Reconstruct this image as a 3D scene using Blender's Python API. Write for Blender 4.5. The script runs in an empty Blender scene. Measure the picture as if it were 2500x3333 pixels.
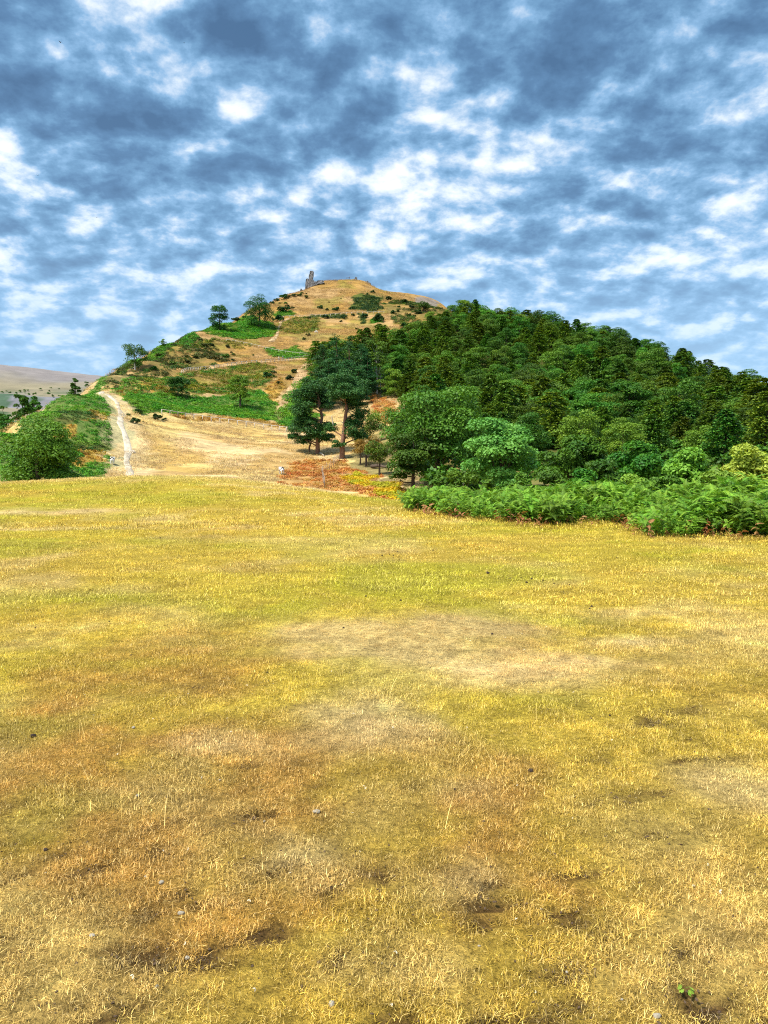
import bpy, bmesh, math
import numpy as np
from mathutils import Vector

SC = bpy.context.scene
COL = SC.collection
R = math.radians

# ------------------------------------------------------------------ camera, sky, sun, exposure
F = 2500.0                                   # focal length in photograph pixels
TH = math.atan((1666.5 - 1480) / F)          # camera looks slightly down; horizon at row 1480
CZ = 1.6
cam_d = bpy.data.cameras.new('camera'); cam = bpy.data.objects.new('camera', cam_d); COL.objects.link(cam)
cam.location = (0, 0, CZ); cam.rotation_euler = (math.pi / 2 - TH, 0, 0)
cam_d.sensor_fit = 'VERTICAL'; cam_d.sensor_height = 24; cam_d.lens = 24 * F / 3333
cam_d.clip_start = 0.1; cam_d.clip_end = 20000
SC.camera = cam

SC.view_settings.view_transform = 'Standard'; SC.view_settings.look = 'None'
SC.view_settings.gamma = 1; SC.view_settings.use_curve_mapping = False
SC.view_settings.exposure = 2.12
SC.cycles.use_denoising = False; SC.cycles.filter_width = 1.1
SC.cycles.max_bounces = 6; SC.cycles.diffuse_bounces = 3; SC.cycles.transmission_bounces = 4
SC.cycles.caustics_reflective = False; SC.cycles.caustics_refractive = False

SUN_EL, SUN_AZ = 58.0, -125.0                # azimuth from +Y, clockwise; sun stands behind the left shoulder
sun_d = bpy.data.lights.new('sun', 'SUN'); sun = bpy.data.objects.new('sun', sun_d); COL.objects.link(sun)
sun_d.energy = 1.5; sun_d.angle = R(10); sun_d.color = (1.0, 0.95, 0.85)
_s = Vector((math.sin(R(SUN_AZ)) * math.cos(R(SUN_EL)), math.cos(R(SUN_AZ)) * math.cos(R(SUN_EL)), math.sin(R(SUN_EL))))
sun.rotation_euler = _s.to_track_quat('Z', 'Y').to_euler(); sun.location = (0, 0, 60)

class NT:
    """small helper for node trees"""
    def __init__(s, tree): s.t = tree; s.n = tree.nodes; s.l = tree.links
    def new(s, kind, **kw):
        n = s.n.new(kind)
        for k, v in kw.items(): setattr(n, k, v)
        return n
    def put(s, sock, v):
        if isinstance(v, bpy.types.NodeSocket): s.l.new(v, sock)
        elif v is not None: sock.default_value = v
    def math(s, op, a, b=None, c=None, clamp=False):
        n = s.new('ShaderNodeMath', operation=op); n.use_clamp = clamp
        for i, v in enumerate((a, b, c)):
            if v is not None: s.put(n.inputs[i], v)
        return n.outputs[0]
    def noise(s, vec, scale, detail=4, rough=0.5, dist=0.0, lac=2.0):
        n = s.new('ShaderNodeTexNoise'); n.inputs['Scale'].default_value = scale
        n.inputs['Detail'].default_value = detail; n.inputs['Roughness'].default_value = rough
        n.inputs['Distortion'].default_value = dist; n.inputs['Lacunarity'].default_value = lac
        if vec is not None: s.l.new(vec, n.inputs['Vector'])
        return n.outputs['Fac']
    def ramp(s, fac, stops, interp='LINEAR'):
        n = s.new('ShaderNodeValToRGB'); n.color_ramp.interpolation = interp
        e = n.color_ramp.elements
        while len(e) < len(stops): e.new(0.5)
        for i, (p, c) in enumerate(stops):
            e[i].position = p; e[i].color = (*c, 1) if len(c) == 3 else c
        s.put(n.inputs[0], fac); return n.outputs[0]
    def mix(s, fac, a, b, blend='MIX'):
        n = s.new('ShaderNodeMix', data_type='RGBA', blend_type=blend)
        s.put(n.inputs[0], fac)
        for sock, v in ((n.inputs[6], a), (n.inputs[7], b)):
            if isinstance(v, tuple) and len(v) == 3: v = (*v, 1)
            s.put(sock, v)
        return n.outputs[2]
    def mrange(s, v, a, b, c, d, smooth=False):
        n = s.new('ShaderNodeMapRange'); n.clamp = True
        if smooth: n.interpolation_type = 'SMOOTHSTEP'
        s.put(n.inputs[0], v)
        for i, q in enumerate((a, b, c, d)): n.inputs[i + 1].default_value = q
        return n.outputs[0]

W = bpy.data.worlds.new('World'); SC.world = W; W.use_nodes = True
g = NT(W.node_tree); g.n.clear()
out = g.new('ShaderNodeOutputWorld')
sky = g.new('ShaderNodeTexSky', sky_type='NISHITA'); sky.sun_disc = False
sky.sun_elevation = R(SUN_EL); sky.sun_rotation = R(SUN_AZ); sky.air_density = 1.0; sky.dust_density = 1.2
bg1 = g.new('ShaderNodeBackground'); g.l.new(sky.outputs[0], bg1.inputs[0]); bg1.inputs[1].default_value = 0.08
tc = g.new('ShaderNodeTexCoord'); sp = g.new('ShaderNodeSeparateXYZ'); g.l.new(tc.outputs['Generated'], sp.inputs[0])
zz = g.math('ADD', g.math('MAXIMUM', sp.outputs[2], 0.0), 0.33)       # a cloud sheet seen from below, flattened by the earth's curve
cu = g.math('DIVIDE', sp.outputs[0], zz); cv = g.math('DIVIDE', sp.outputs[1], zz)
cb = g.new('ShaderNodeCombineXYZ'); g.put(cb.inputs[0], cu); g.put(cb.inputs[1], cv)
P = cb.outputs[0]
big = g.noise(P, 2.0, 3, 0.5, 0.2)
mid = g.noise(P, 6.6, 10, 0.57, 0.12)
off = g.new('ShaderNodeVectorMath', operation='ADD'); g.l.new(P, off.inputs[0]); off.inputs[1].default_value = (7.3, 2.1, 4.0)
fine = g.noise(off.outputs[0], 17.0, 8, 0.58, 0.2)
v = g.math('ADD', g.math('MULTIPLY', mid, 0.70), g.math('MULTIPLY', fine, 0.30))
v = g.math('ADD', v, g.math('MULTIPLY', g.math('SUBTRACT', big, 0.5), 0.22))
sh_ = g.new('ShaderNodeVectorMath', operation='ADD'); g.l.new(P, sh_.inputs[0]); sh_.inputs[1].default_value = (0.027, 0.04, 0.0)   # lit edges towards the light
mid2 = g.noise(sh_.outputs[0], 6.6, 10, 0.57, 0.12)
v = g.math('ADD', v, g.math('MULTIPLY', g.math('SUBTRACT', mid, mid2), 0.55))
# banks of cloud seen in the view: (u, v, radius, weight)  + brighter / - darker
SKY_BLOBS = []
def cloud_uv(px, py):
    a = (px - 1250) / F; b = (1666.5 - py) / F
    d = np.array([a, math.cos(TH) + b * math.sin(TH), -math.sin(TH) + b * math.cos(TH)]); d /= np.linalg.norm(d)
    q = max(d[2], 0) + 0.33
    return d[0] / q, d[1] / q
for px, py, rad, wgt in [(1280, 460, .34, .05), (470, 60, .13, .14), (640, 270, .13, .16), (1500, 430, .2, .05), (1750, 320, .28, .08), (2350, 470, .25, .06), (230, 290, .22, -.17),
                         (740, 130, .08, -.2), (1050, 230, .30, -.09), (2000, 380, .26, -.07), (1450, 160, .28, -.08), (2300, 100, .3, -.11),
                         (480, 470, .22, -.06), (1050, 590, .25, -.06), (200, 590, .12, .08), (1900, 600, .3, -.05), (1300, 640, .2, .08)]:
    SKY_BLOBS.append((*cloud_uv(px, py), rad, wgt))
for bu, bv, rad, wgt in SKY_BLOBS:
    dv = g.new('ShaderNodeVectorMath', operation='DISTANCE'); g.l.new(P, dv.inputs[0]); dv.inputs[1].default_value = (bu, bv, 0)
    v = g.math('ADD', v, g.mrange(dv.outputs['Value'], 0.0, rad * 1.6, wgt, 0.0, True))
K = 0.238                                     # display values over 2^exposure
cc = g.ramp(v, [(0.20, (.04 * K, .115 * K, .23 * K)), (0.34, (.085 * K, .205 * K, .37 * K)), (0.43, (.155 * K, .335 * K, .54 * K)), (0.495, (.26 * K, .48 * K, .73 * K)),
                (0.555, (.50 * K, .67 * K, .86 * K)), (0.61, (.80 * K, .90 * K, .99 * K)), (0.69, (1.08 * K, 1.10 * K, 1.12 * K))])
low = g.mrange(sp.outputs[2], 0.03, 0.30, 1.0, 0.0, True)
cc = g.mix(g.math('MULTIPLY', low, 0.84), cc, (.32 * K, .56 * K, .86 * K))
bg2 = g.new('ShaderNodeBackground'); g.l.new(cc, bg2.inputs[0]); bg2.inputs[1].default_value = 1.0
mx = g.new('ShaderNodeMixShader'); mx.inputs[0].default_value = 0.88
g.l.new(bg1.outputs[0], mx.inputs[1]); g.l.new(bg2.outputs[0], mx.inputs[2]); g.l.new(mx.outputs[0], out.inputs[0])

# ------------------------------------------------------------------ helpers
def tag(o, label=None, cat=None, group=None, kind=None):
    if label: o['label'] = label
    if cat: o['category'] = cat
    if group: o['group'] = group
    if kind: o['kind'] = kind
    return o

class MB:
    """collects geometry: vertices, faces and a per-vertex tint"""
    def __init__(s): s.v = []; s.f = []; s.t = []; s.n = 0
    def add(s, V, Fc, tint=0.5):
        V = np.asarray(V, float).reshape(-1, 3); Fc = np.asarray(Fc, int)
        s.v.append(V); s.f.append(Fc + s.n); s.n += len(V)
        s.t.append(np.broadcast_to(np.asarray(tint, float), (len(V),)).copy())
        return s
    def mesh(s, name, mat, smooth=False, extra=None):
        V = np.concatenate(s.v); T = np.concatenate(s.t)
        me = bpy.data.meshes.new(name); me.vertices.add(len(V)); me.vertices.foreach_set('co', V.astype(np.float32).ravel())
        lv = np.concatenate([f.ravel() for f in s.f]); tot = np.concatenate([np.full(len(f), f.shape[1]) for f in s.f])
        st = np.concatenate([[0], np.cumsum(tot)[:-1]])
        me.loops.add(len(lv)); me.loops.foreach_set('vertex_index', lv.astype(np.int32))
        me.polygons.add(len(tot)); me.polygons.foreach_set('loop_start', st.astype(np.int32)); me.polygons.foreach_set('loop_total', tot.astype(np.int32))
        if smooth: me.polygons.foreach_set('use_smooth', np.ones(len(tot), bool))
        a = me.attributes.new('tint', 'FLOAT', 'POINT'); a.data.foreach_set('value', T.astype(np.float32))
        for k, c in (extra or {}).items():
            a = me.attributes.new(k, 'FLOAT_COLOR', 'POINT')
            a.data.foreach_set('color', np.c_[c, np.ones(len(c))].astype(np.float32).ravel())
        me.update(calc_edges=True); me.validate()
        if mat: me.materials.append(mat)
        return me

def obj(name, me, parent=None, loc=None, rotz=0.0, scale=None):
    o = bpy.data.objects.new(name, me); COL.objects.link(o)
    if loc is not None: o.location = loc
    if rotz: o.rotation_euler = (0, 0, rotz)
    if scale is not None: o.scale = scale if hasattr(scale, '__len__') else (scale,) * 3
    if parent: o.parent = parent
    return o

def tube(pts, radii, sides=6):
    pts = np.asarray(pts, float); n = len(pts); radii = np.broadcast_to(radii, (n,))
    tg = np.gradient(pts, axis=0); tg /= np.linalg.norm(tg, axis=1)[:, None] + 1e-9
    ref = np.where(np.abs(tg[:, 2:3]) > 0.9, np.array([[1., 0, 0]]), np.array([[0, 0, 1.]]))
    a = np.cross(tg, ref); a /= np.linalg.norm(a, axis=1)[:, None] + 1e-9; b = np.cross(tg, a)
    an = np.arange(sides) * 2 * math.pi / sides
    V = (pts[:, None] + radii[:, None, None] * (np.cos(an)[None, :, None] * a[:, None] + np.sin(an)[None, :, None] * b[:, None])).reshape(-1, 3)
    i = np.arange(n - 1)[:, None] * sides; j = np.arange(sides)[None]; k = (j + 1) % sides
    Fq = np.stack([i + j, i + k, i + sides + k, i + sides + j], -1).reshape(-1, 4)
    return V, Fq

def leaves(mb, Pn, Nn, L, Wd, rng, tint, along=None):
    """rhombic leaf faces at points Pn with normals Nn"""
    n = len(Pn); Nn = Nn / (np.linalg.norm(Nn, axis=1)[:, None] + 1e-9)
    t = rng.normal(size=(n, 3)) if along is None else along + rng.normal(size=(n, 3)) * 0.15
    t -= (t * Nn).sum(1)[:, None] * Nn; t /= np.linalg.norm(t, axis=1)[:, None] + 1e-9
    b = np.cross(Nn, t); L = np.broadcast_to(L, (n,))[:, None]; Wd = np.broadcast_to(Wd, (n,))[:, None]
    V = np.stack([Pn - t * L / 2, Pn + b * Wd / 2 + t * L * .06, Pn + t * L / 2, Pn - b * Wd / 2 + t * L * .06], 1).reshape(-1, 3)
    Fq = np.arange(n * 4).reshape(-1, 4)
    mb.add(V, Fq, np.repeat(tint, 4))

# lattice value noise
def _hash(ix, iy, seed):
    h = (ix.astype(np.int64) * 374761393 + iy.astype(np.int64) * 668265263 + seed * 974634777) & 0xffffffff
    h = ((h ^ (h >> 13)) * 1274126177) & 0xffffffff
    return ((h ^ (h >> 16)) & 0xffff) / 65535.0
def vnoise(x, y, seed=0):
    x = np.asarray(x, float); y = np.asarray(y, float)
    ix = np.floor(x).astype(np.int64); iy = np.floor(y).astype(np.int64); fx = x - ix; fy = y - iy
    fx = fx * fx * fx * (fx * (fx * 6 - 15) + 10); fy = fy * fy * fy * (fy * (fy * 6 - 15) + 10)
    a = _hash(ix, iy, seed); b = _hash(ix + 1, iy, seed); c = _hash(ix, iy + 1, seed); d = _hash(ix + 1, iy + 1, seed)
    return (a * (1 - fx) + b * fx) * (1 - fy) + (c * (1 - fx) + d * fx) * fy
def fbm(x, y, wl, octv=4, seed=0, rough=0.5):
    x = np.asarray(x, float) / wl; y = np.asarray(y, float) / wl; s = 0.0; a = 1.0; t = 0.0
    for o in range(octv):
        cs, sn = math.cos(o * 0.9), math.sin(o * 0.9)
        s = s + a * vnoise(x * cs - y * sn + o * 17.3, x * sn + y * cs - o * 9.1, seed + o); t += a; a *= rough; x = x * 2.03; y = y * 2.03
    return s / t
def sstep(a, b, x):
    t = np.clip((np.asarray(x, float) - a) / (b - a), 0, 1); return t * t * (3 - 2 * t)

# ------------------------------------------------------------------ the lie of the land
def ray(px, py):
    a = (px - 1250) / F; b = (1666.5 - py) / F
    return np.array([a, math.cos(TH) + b * math.sin(TH), -math.sin(TH) + b * math.cos(TH)])
def at(px, py, Y):
    d = ray(px, py); t = Y / d[1]; return (d[0] * t, Y, CZ + d[2] * t)
CP=[]
def c(px,py,Y): CP.append(at(px,py,Y))
def w(x,y,z): CP.append((x,y,z))
for x in (-34,-20,-10,0,10,20,34):
    w(x,-12,0.0)
    w(x*0.8,2,0.0)
for x in (-14,-6,0,6,14): w(x,10,0.0)
for x in (-18,-9,0,9): w(x,20,0.06)
crest=[(-500,1600,34),(0,1577,36),(200,1562,38),(420,1556,38),(700,1562,37),(900,1578,35),(1100,1608,30),(1340,1650,24)]
for px,py,d in crest:
    c(px,py,d); p=at(px,py,d); k=(d+11)/d; k2=(d+26)/d
    w(p[0]*k,d+11,p[2]-1.3); w(p[0]*k2,d+26,p[2]-3.4)
for px,py,d in [(1700,1700,18),(2400,1742,15.3),(3000,1760,14.5)]: c(px,py,d)
for px,Y,z in [(1700,28,-.3),(2100,26,-.3),(2600,25,-.4),(1700,42,-2.0),(2200,40,-2.0),(2800,40,-2.2),(1800,62,-2.8),(2400,60,-2.8),(3200,55,-3)]: w((px-1250)/F*Y,Y,z)
# hill
for px,py,d in [(420,1552,93),(250,1560,88),(700,1545,98),(1000,1560,98),(1250,1600,82),(1330,1625,72),
  (200,1500,96),(0,1480,80),(200,1430,112),(200,1350,130),(410,1450,120),(600,1450,126),(900,1470,128),(1100,1485,126),(1250,1500,118),(1200,1440,150),
  (390,1350,150),(620,1355,172),(975,1397,180),(800,1370,178),(1150,1380,180),(1060,1440,150),
  (345,1275,180),(450,1290,188),(600,1300,196),(780,1310,202),(905,1330,203),(600,1250,225),(1000,1230,240),(780,1240,240),(1230,1284,225),(1310,1360,180),
  (450,1225,222),(600,1200,258),(850,1175,285),(1015,1160,300),(700,1150,300),(900,1115,322),(1030,1090,340),(1150,1100,330),(1250,1110,330),
  (760,1080,340),(905,1040,375),(1050,1028,388),(1250,1012,398),(1350,1050,370),
  (920,1000,405),(1000,985,425),(1100,985,425),(1200,985,422),(1330,985,430),(1400,1000,430),
  (1000,945,455),(1060,930,465),(1100,940,455),(1150,930,462),(1220,950,462)]: c(px,py,d)
sky=[(-700,1520,60),(-300,1475,72),(0,1410,95),(90,1360,116),(200,1290,148),(330,1230,198),(430,1178,242),(530,1128,282),(640,1085,318),(720,1058,345),(850,992,400),(930,962,438),(985,945,460),
 (1040,918,474),(1070,914,478),(1100,912,480),(1170,911,482),(1195,919,482),(1215,933,482),(1245,946,484),(1300,952,486),(1370,962,488),(1432,984,488)]
for px,py,d in sky:
    c(px,py,d); p=at(px,py,d)
    q=(0.6 if px<900 else 1.0); k=1.10; w(p[0]*k-(0.035*d if px<900 else 0),d*k,p[2]-2.2-0.02*d); k=1.32; w(p[0]*k-(0.08*d if px<900 else 0),d*k,p[2]-8-0.07*d)
fs=[(1540,1035,400),(1700,1090,370),(1900,1125,340),(2050,1172,315),(2200,1228,290),(2350,1280,268),(2500,1335,245),(2750,1405,215),(3200,1470,180)]
for px,py,d in fs:
    c(px,py,d); p=at(px,py,d); k=1.12; w(p[0]*k,d*k,p[2]-6); k=1.35; w(p[0]*k,d*k,p[2]-22)
for px,py,d in [(1400,1130,300),(1400,1400,140),(1450,1270,215),(1650,1250,240),(1700,1490,105),(2000,1330,195),(2100,1500,98),(2500,1500,90),(1700,1390,160),(2400,1400,150),(2900,1500,95)]: c(px,py,d)
CP=np.array(CP)
S=60.0
def kern(r2):
    return np.where(r2>1e-12, r2*np.log(r2+1e-12),0.0)*0.5
def fit():
    X=CP[:,:2]/S; n=len(X)
    K=kern(((X[:,None]-X[None])**2).sum(-1))+np.eye(n)*2e-4
    P=np.c_[np.ones(n),X]; A=np.zeros((n+3,n+3)); A[:n,:n]=K; A[:n,n:]=P; A[n:,:n]=P.T
    return np.linalg.solve(A,np.r_[CP[:,2],0,0,0])
WT=fit()
def H0(x,y):
    x=np.asarray(x,float); y=np.asarray(y,float); sh=x.shape; q=np.c_[x.ravel(),y.ravel()]/S; X=CP[:,:2]/S
    out=np.empty(len(q))
    for i in range(0,len(q),40000):
        b=q[i:i+40000]; r2=(b[:,None,0]-X[None,:,0])**2+(b[:,None,1]-X[None,:,1])**2
        out[i:i+40000]=kern(r2)@WT[:-3]+WT[-3]+b@WT[-2:]
    return out.reshape(sh)
def H(x, y):
    """ground height: fitted surface plus hummocks"""
    x = np.asarray(x, float); y = np.asarray(y, float)
    z = H0(x, y)
    far = sstep(60, 110, y)
    z = z + far * ((fbm(x, y, 14, 3, 5) - .5) * 1.1 + (fbm(x, y, 4.5, 2, 9) - .5) * .35)
    near = 1 - sstep(45, 60, y)
    z = z + near * ((fbm(x, y, 2.6, 3, 21) - .5) * .10 + (fbm(x, y, .5, 2, 31) - .5) * .022)
    return z
def hit(px, py, ymin=1.2):
    """where the line of sight through a picture point meets the ground"""
    for k in range(40):
        d = ray(px, py); Y = np.geomspace(ymin, 620, 700); t = Y / d[1]
        x = d[0] * t; zr = CZ + d[2] * t; df = H(x, Y) - zr
        w_ = np.where(df > 0)[0]
        if len(w_):
            i = w_[0]
            if i == 0: return np.array([x[0], Y[0], float(H(x[0], Y[0]))])
            f = df[i - 1] / (df[i - 1] - df[i]); y = Y[i - 1] + f * (Y[i] - Y[i - 1]); xx = d[0] * y / d[1]
            return np.array([xx, y, float(H(xx, y))])
        py += 3
    return np.array([x[-1], Y[-1], 0.0])
def ground(x, y): return float(H(np.array([x]), np.array([y]))[0])
def wpoly(pts, ymin=60):
    # a third number carries the point on past the skyline, down the hidden side
    return np.array([hit(q[0], q[1], ymin)[:2] * (q[2] if len(q) > 2 else 1) for q in pts])
def inside(poly, x, y):
    x = np.asarray(x); y = np.asarray(y); r = np.zeros(x.shape, bool); n = len(poly)
    for i in range(n):
        x1, y1 = poly[i]; x2, y2 = poly[(i + 1) % n]
        if y1 == y2: continue
        r ^= ((y1 > y) != (y2 > y)) & (x < (x2 - x1) * (y - y1) / (y2 - y1) + x1)
    return r

# ------------------------------------------------------------------ materials
def base_mat(name):
    m = bpy.data.materials.new(name); m.use_nodes = True; t = NT(m.node_tree)
    return m, t, t.n['Principled BSDF']
def plain(name, c, rough=0.85, var=0.25, scale=3.0, bump=0.3, spec=0.2):
    m, t, b = base_mat(name)
    tcn = t.new('ShaderNodeTexCoord'); nz = t.noise(tcn.outputs['Object'], scale, 6, 0.6)
    k = t.mrange(nz, .3, .7, 1 - var, 1 + var)
    mul = t.new('ShaderNodeVectorMath', operation='SCALE'); mul.inputs[0].default_value = c; t.l.new(k, mul.inputs['Scale'])
    t.l.new(mul.outputs[0], b.inputs['Base Color']); b.inputs['Roughness'].default_value = rough; b.inputs['Specular IOR Level'].default_value = spec
    if bump:
        bp = t.new('ShaderNodeBump'); bp.inputs['Strength'].default_value = bump; t.l.new(nz, bp.inputs['Height']); t.l.new(bp.outputs[0], b.inputs['Normal'])
    return m
def leaf_mat(name, c1, c2, c3=None, trans=0.28, var=0.3, patch=0.0, hue=0.02):
    """leaf colour runs c1..c2 leaf by leaf, shifts plant by plant; thin leaves let light through"""
    m, t, b = base_mat(name)
    at_ = t.new('ShaderNodeAttribute', attribute_name='tint'); oi = t.new('ShaderNodeObjectInfo')
    c = t.mix(at_.outputs['Fac'], c1, c2)
    if c3 is not None:
        ge = t.new('ShaderNodeNewGeometry'); nz = t.noise(ge.outputs['Position'], patch, 3, 0.55)
        c = t.mix(t.mrange(nz, .45, .6, 0, 1), c, c3)
    hs = t.new('ShaderNodeHueSaturation'); t.l.new(c, hs.inputs['Color'])
    t.l.new(t.mrange(oi.outputs['Random'], 0, 1, 1 - var, 1 + var), hs.inputs['Value'])
    r2 = t.math('FRACT', t.math('MULTIPLY', oi.outputs['Random'], 7.31)); t.l.new(t.mrange(r2, 0, 1, .5 - hue, .5 + hue), hs.inputs['Hue'])
    t.l.new(hs.outputs[0], b.inputs['Base Color']); b.inputs['Roughness'].default_value = 0.55; b.inputs['Specular IOR Level'].default_value = 0.25
    tr = t.new('ShaderNodeBsdfTranslucent'); t.l.new(t.mix(1.0, hs.outputs[0], (1.0, .92, .4), 'MULTIPLY'), tr.inputs[0])   # light through a leaf turns yellower
    ms = t.new('ShaderNodeMixShader'); ms.inputs[0].default_value = trans
    t.l.new(b.outputs[0], ms.inputs[1]); t.l.new(tr.outputs[0], ms.inputs[2]); t.l.new(ms.outputs[0], t.n['Material Output'].inputs[0])
    return m

M = {}
M['broad'] = leaf_mat('broad_leaf', (.035, .13, .012), (.155, .30, .022), hue=.025, var=.4)
M['dark'] = leaf_mat('dark_leaf', (.032, .12, .012), (.12, .25, .02))
M['deep'] = leaf_mat('deep_leaf', (.018, .085, .012), (.065, .18, .02), var=.05)
M['round'] = leaf_mat('bright_leaf', (.08, .27, .04), (.22, .48, .08), var=.05)
M['light'] = leaf_mat('light_leaf', (.12, .28, .03), (.28, .46, .05), var=.15)
M['yellowgreen'] = leaf_mat('yellow_green_leaf', (.24, .36, .03), (.5, .56, .08), var=.15)
M['conifer'] = leaf_mat('conifer_needle', (.03, .115, .015), (.13, .25, .022), trans=.12, hue=.025)
M['larch'] = leaf_mat('larch_needle', (.065, .155, .014), (.2, .285, .022), trans=.2, hue=.02)
M['pine'] = leaf_mat('pine_needle', (.014, .08, .02), (.055, .155, .028), trans=.1, var=.15)
M['pine_front'] = leaf_mat('front_pine_needle', (.018, .09, .02), (.075, .18, .03), trans=.12, var=.05)
M['brown_leaf'] = leaf_mat('brown_leaf', (.2, .15, .02), (.42, .3, .05), var=.1)
M['bracken'] = leaf_mat('bracken_leaf', (.08, .22, .014), (.26, .45, .04), var=.4, hue=.015)
M['hill_bracken'] = leaf_mat('hill_bracken_leaf', (.045, .22, .014), (.12, .38, .02), (.17, .36, .02), patch=.12, var=.3)
M['olive_bracken'] = leaf_mat('olive_bracken_leaf', (.13, .18, .012), (.28, .28, .02), (.06, .2, .012), patch=.1, var=.3, hue=.03)
M['gold_bracken'] = leaf_mat('gold_bracken_leaf', (.4, .2, .03), (.55, .33, .05), (.3, .25, .03), patch=.15, var=.3)
M['rust_bracken'] = leaf_mat('rust_bracken_leaf', (.45, .16, .035), (.66, .3, .07), (.62, .38, .11), patch=.16, var=.3)
M['yellow_bracken'] = leaf_mat('yellow_bracken_leaf', (.6, .4, .012), (.75, .55, .02), (.4, .42, .02), patch=.2, var=.2)
M['heather'] = leaf_mat('heather_leaf', (.05, .065, .014), (.11, .12, .022), (.06, .16, .016), patch=.15, var=.4, hue=.03)
M['gorse'] = leaf_mat('gorse_leaf', (.015, .06, .012), (.05, .11, .018), var=.4, hue=.03)
M['bark'] = plain('bark', (.10, .07, .05), scale=6)
M['pine_bark'] = plain('pine_bark', (.26, .14, .09), scale=5)
M['birch_bark'] = plain('birch_bark', (.5, .45, .38), scale=5)
M['dead_wood'] = plain('dead_wood', (.5, .43, .34), scale=6)
M['rail_wood'] = plain('weathered_rail_wood', (.5, .45, .37), scale=2)
M['stake_wood'] = plain('stake_wood', (.36, .26, .18), scale=4)
M['stone'] = plain('castle_stone', (.17, .165, .17), scale=.9, var=.55, bump=.8)
M['pebble'] = plain('pale_stone', (.34, .3, .23), scale=20, var=.2)
M['soil'] = plain('dark_soil', (.045, .03, .022), scale=30, var=.4)
M['wool'] = plain('wool', (.75, .72, .66), scale=14, var=.1)
M['sheep_face'] = plain('sheep_face', (.12, .1, .09), scale=20)
M['crumb'] = plain('soil_crumb', (.1, .065, .04), scale=30)
M['straw_litter'] = plain('pale_litter', (.6, .52, .36), scale=30)
M['straw'] = plain('straw', (.62, .48, .2), scale=10)

def ground_mat(name, s1, s2, bump, b_dist, stretch=1.0, amt=.35):
    m, t, b = base_mat(name)
    a = t.new('ShaderNodeAttribute', attribute_name='col'); ge = t.new('ShaderNodeNewGeometry')
    mp = t.new('ShaderNodeMapping'); mp.inputs['Scale'].default_value = (1 / stretch, 1, 1); t.l.new(ge.outputs['Position'], mp.inputs[0])
    n1 = t.noise(mp.outputs[0], s1, 6, .65); n2 = t.noise(mp.outputs[0], s2, 4, .6)
    k = t.math('ADD', t.mrange(n1, .28, .72, -amt, amt), t.mrange(n2, .28, .72, 1 - amt, 1 + amt))
    sc = t.new('ShaderNodeVectorMath', operation='SCALE'); t.l.new(a.outputs['Color'], sc.inputs[0]); t.l.new(k, sc.inputs['Scale'])
    t.l.new(sc.outputs[0], b.inputs['Base Color']); b.inputs['Roughness'].default_value = .95; b.inputs['Specular IOR Level'].default_value = .05
    bp = t.new('ShaderNodeBump'); bp.inputs['Strength'].default_value = bump; bp.inputs['Distance'].default_value = b_dist
    t.l.new(t.math('ADD', n1, n2), bp.inputs['Height']); t.l.new(bp.outputs[0], b.inputs['Normal'])
    return m
M['meadow'] = ground_mat('meadow_turf', 110, 30, 1.0, .02, amt=.48)
M['hillside'] = ground_mat('hillside_turf', 1.6, .35, .9, .4, stretch=2.2, amt=.32)
M['moor'] = ground_mat('moor_turf', .05, .012, .4, 6.0, stretch=2.5, amt=.16)
M['path'] = ground_mat('path_dirt', 2.5, .6, .7, .2, amt=.2)

# ------------------------------------------------------------------ colour of the turf
STRAW = np.array((.82, .62, .20)); GOLD = np.array((.72, .54, .07)); GREEN = np.array((.52, .50, .025)); BROWN = np.array((.50, .28, .06))
PINK = np.array((.66, .45, .23)); PALE = np.array((.80, .62, .30)); SOIL = np.array((.055, .035, .025))
def lerp(a, b, k): return a + (b - a) * np.asarray(k)[..., None]
def blob(x, y, px, py, rx, ry):
    c_ = hit(px, py); n_ = (fbm(x, y, max(rx, ry) * .6, 3, int(px)) - .5) * 1.0
    return np.clip(1.0 - np.hypot((x - c_[0]) / rx, (y - c_[1]) / ry) + n_, 0, 1)
SOIL_SPOTS = [(815, 2655, .10, .045, 1), (760, 2690, .16, .07, .5), (1180, 2770, .2, .08, .55), (1195, 2830, .13, .06, .55), (1570, 2940, .11, .06, .95), (1590, 3010, .07, .05, .8), (1860, 3020, .11, .06, .6),
              (1805, 3170, .08, .045, .8), (2240, 3250, .085, .05, 1), (780, 2490, .15, .05, .55), (520, 2440, .15, .06, .55), (900, 1860, .35, .09, .5), (1390, 2690, .06, .04, .8), (620, 3040, .08, .04, .5),
              (400, 3090, .06, .03, .8), (170, 3290, .1, .05, .6), (1330, 2560, .08, .045, .6), (1170, 2130, .3, .1, .4), (2480, 1935, .3, .1, .4), (1000, 2300, .2, .06, .4), (530, 2950, .09, .05, .5), (1380, 2555, .05, .03, .5), (980, 2480, .14, .04, .5)]
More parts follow.
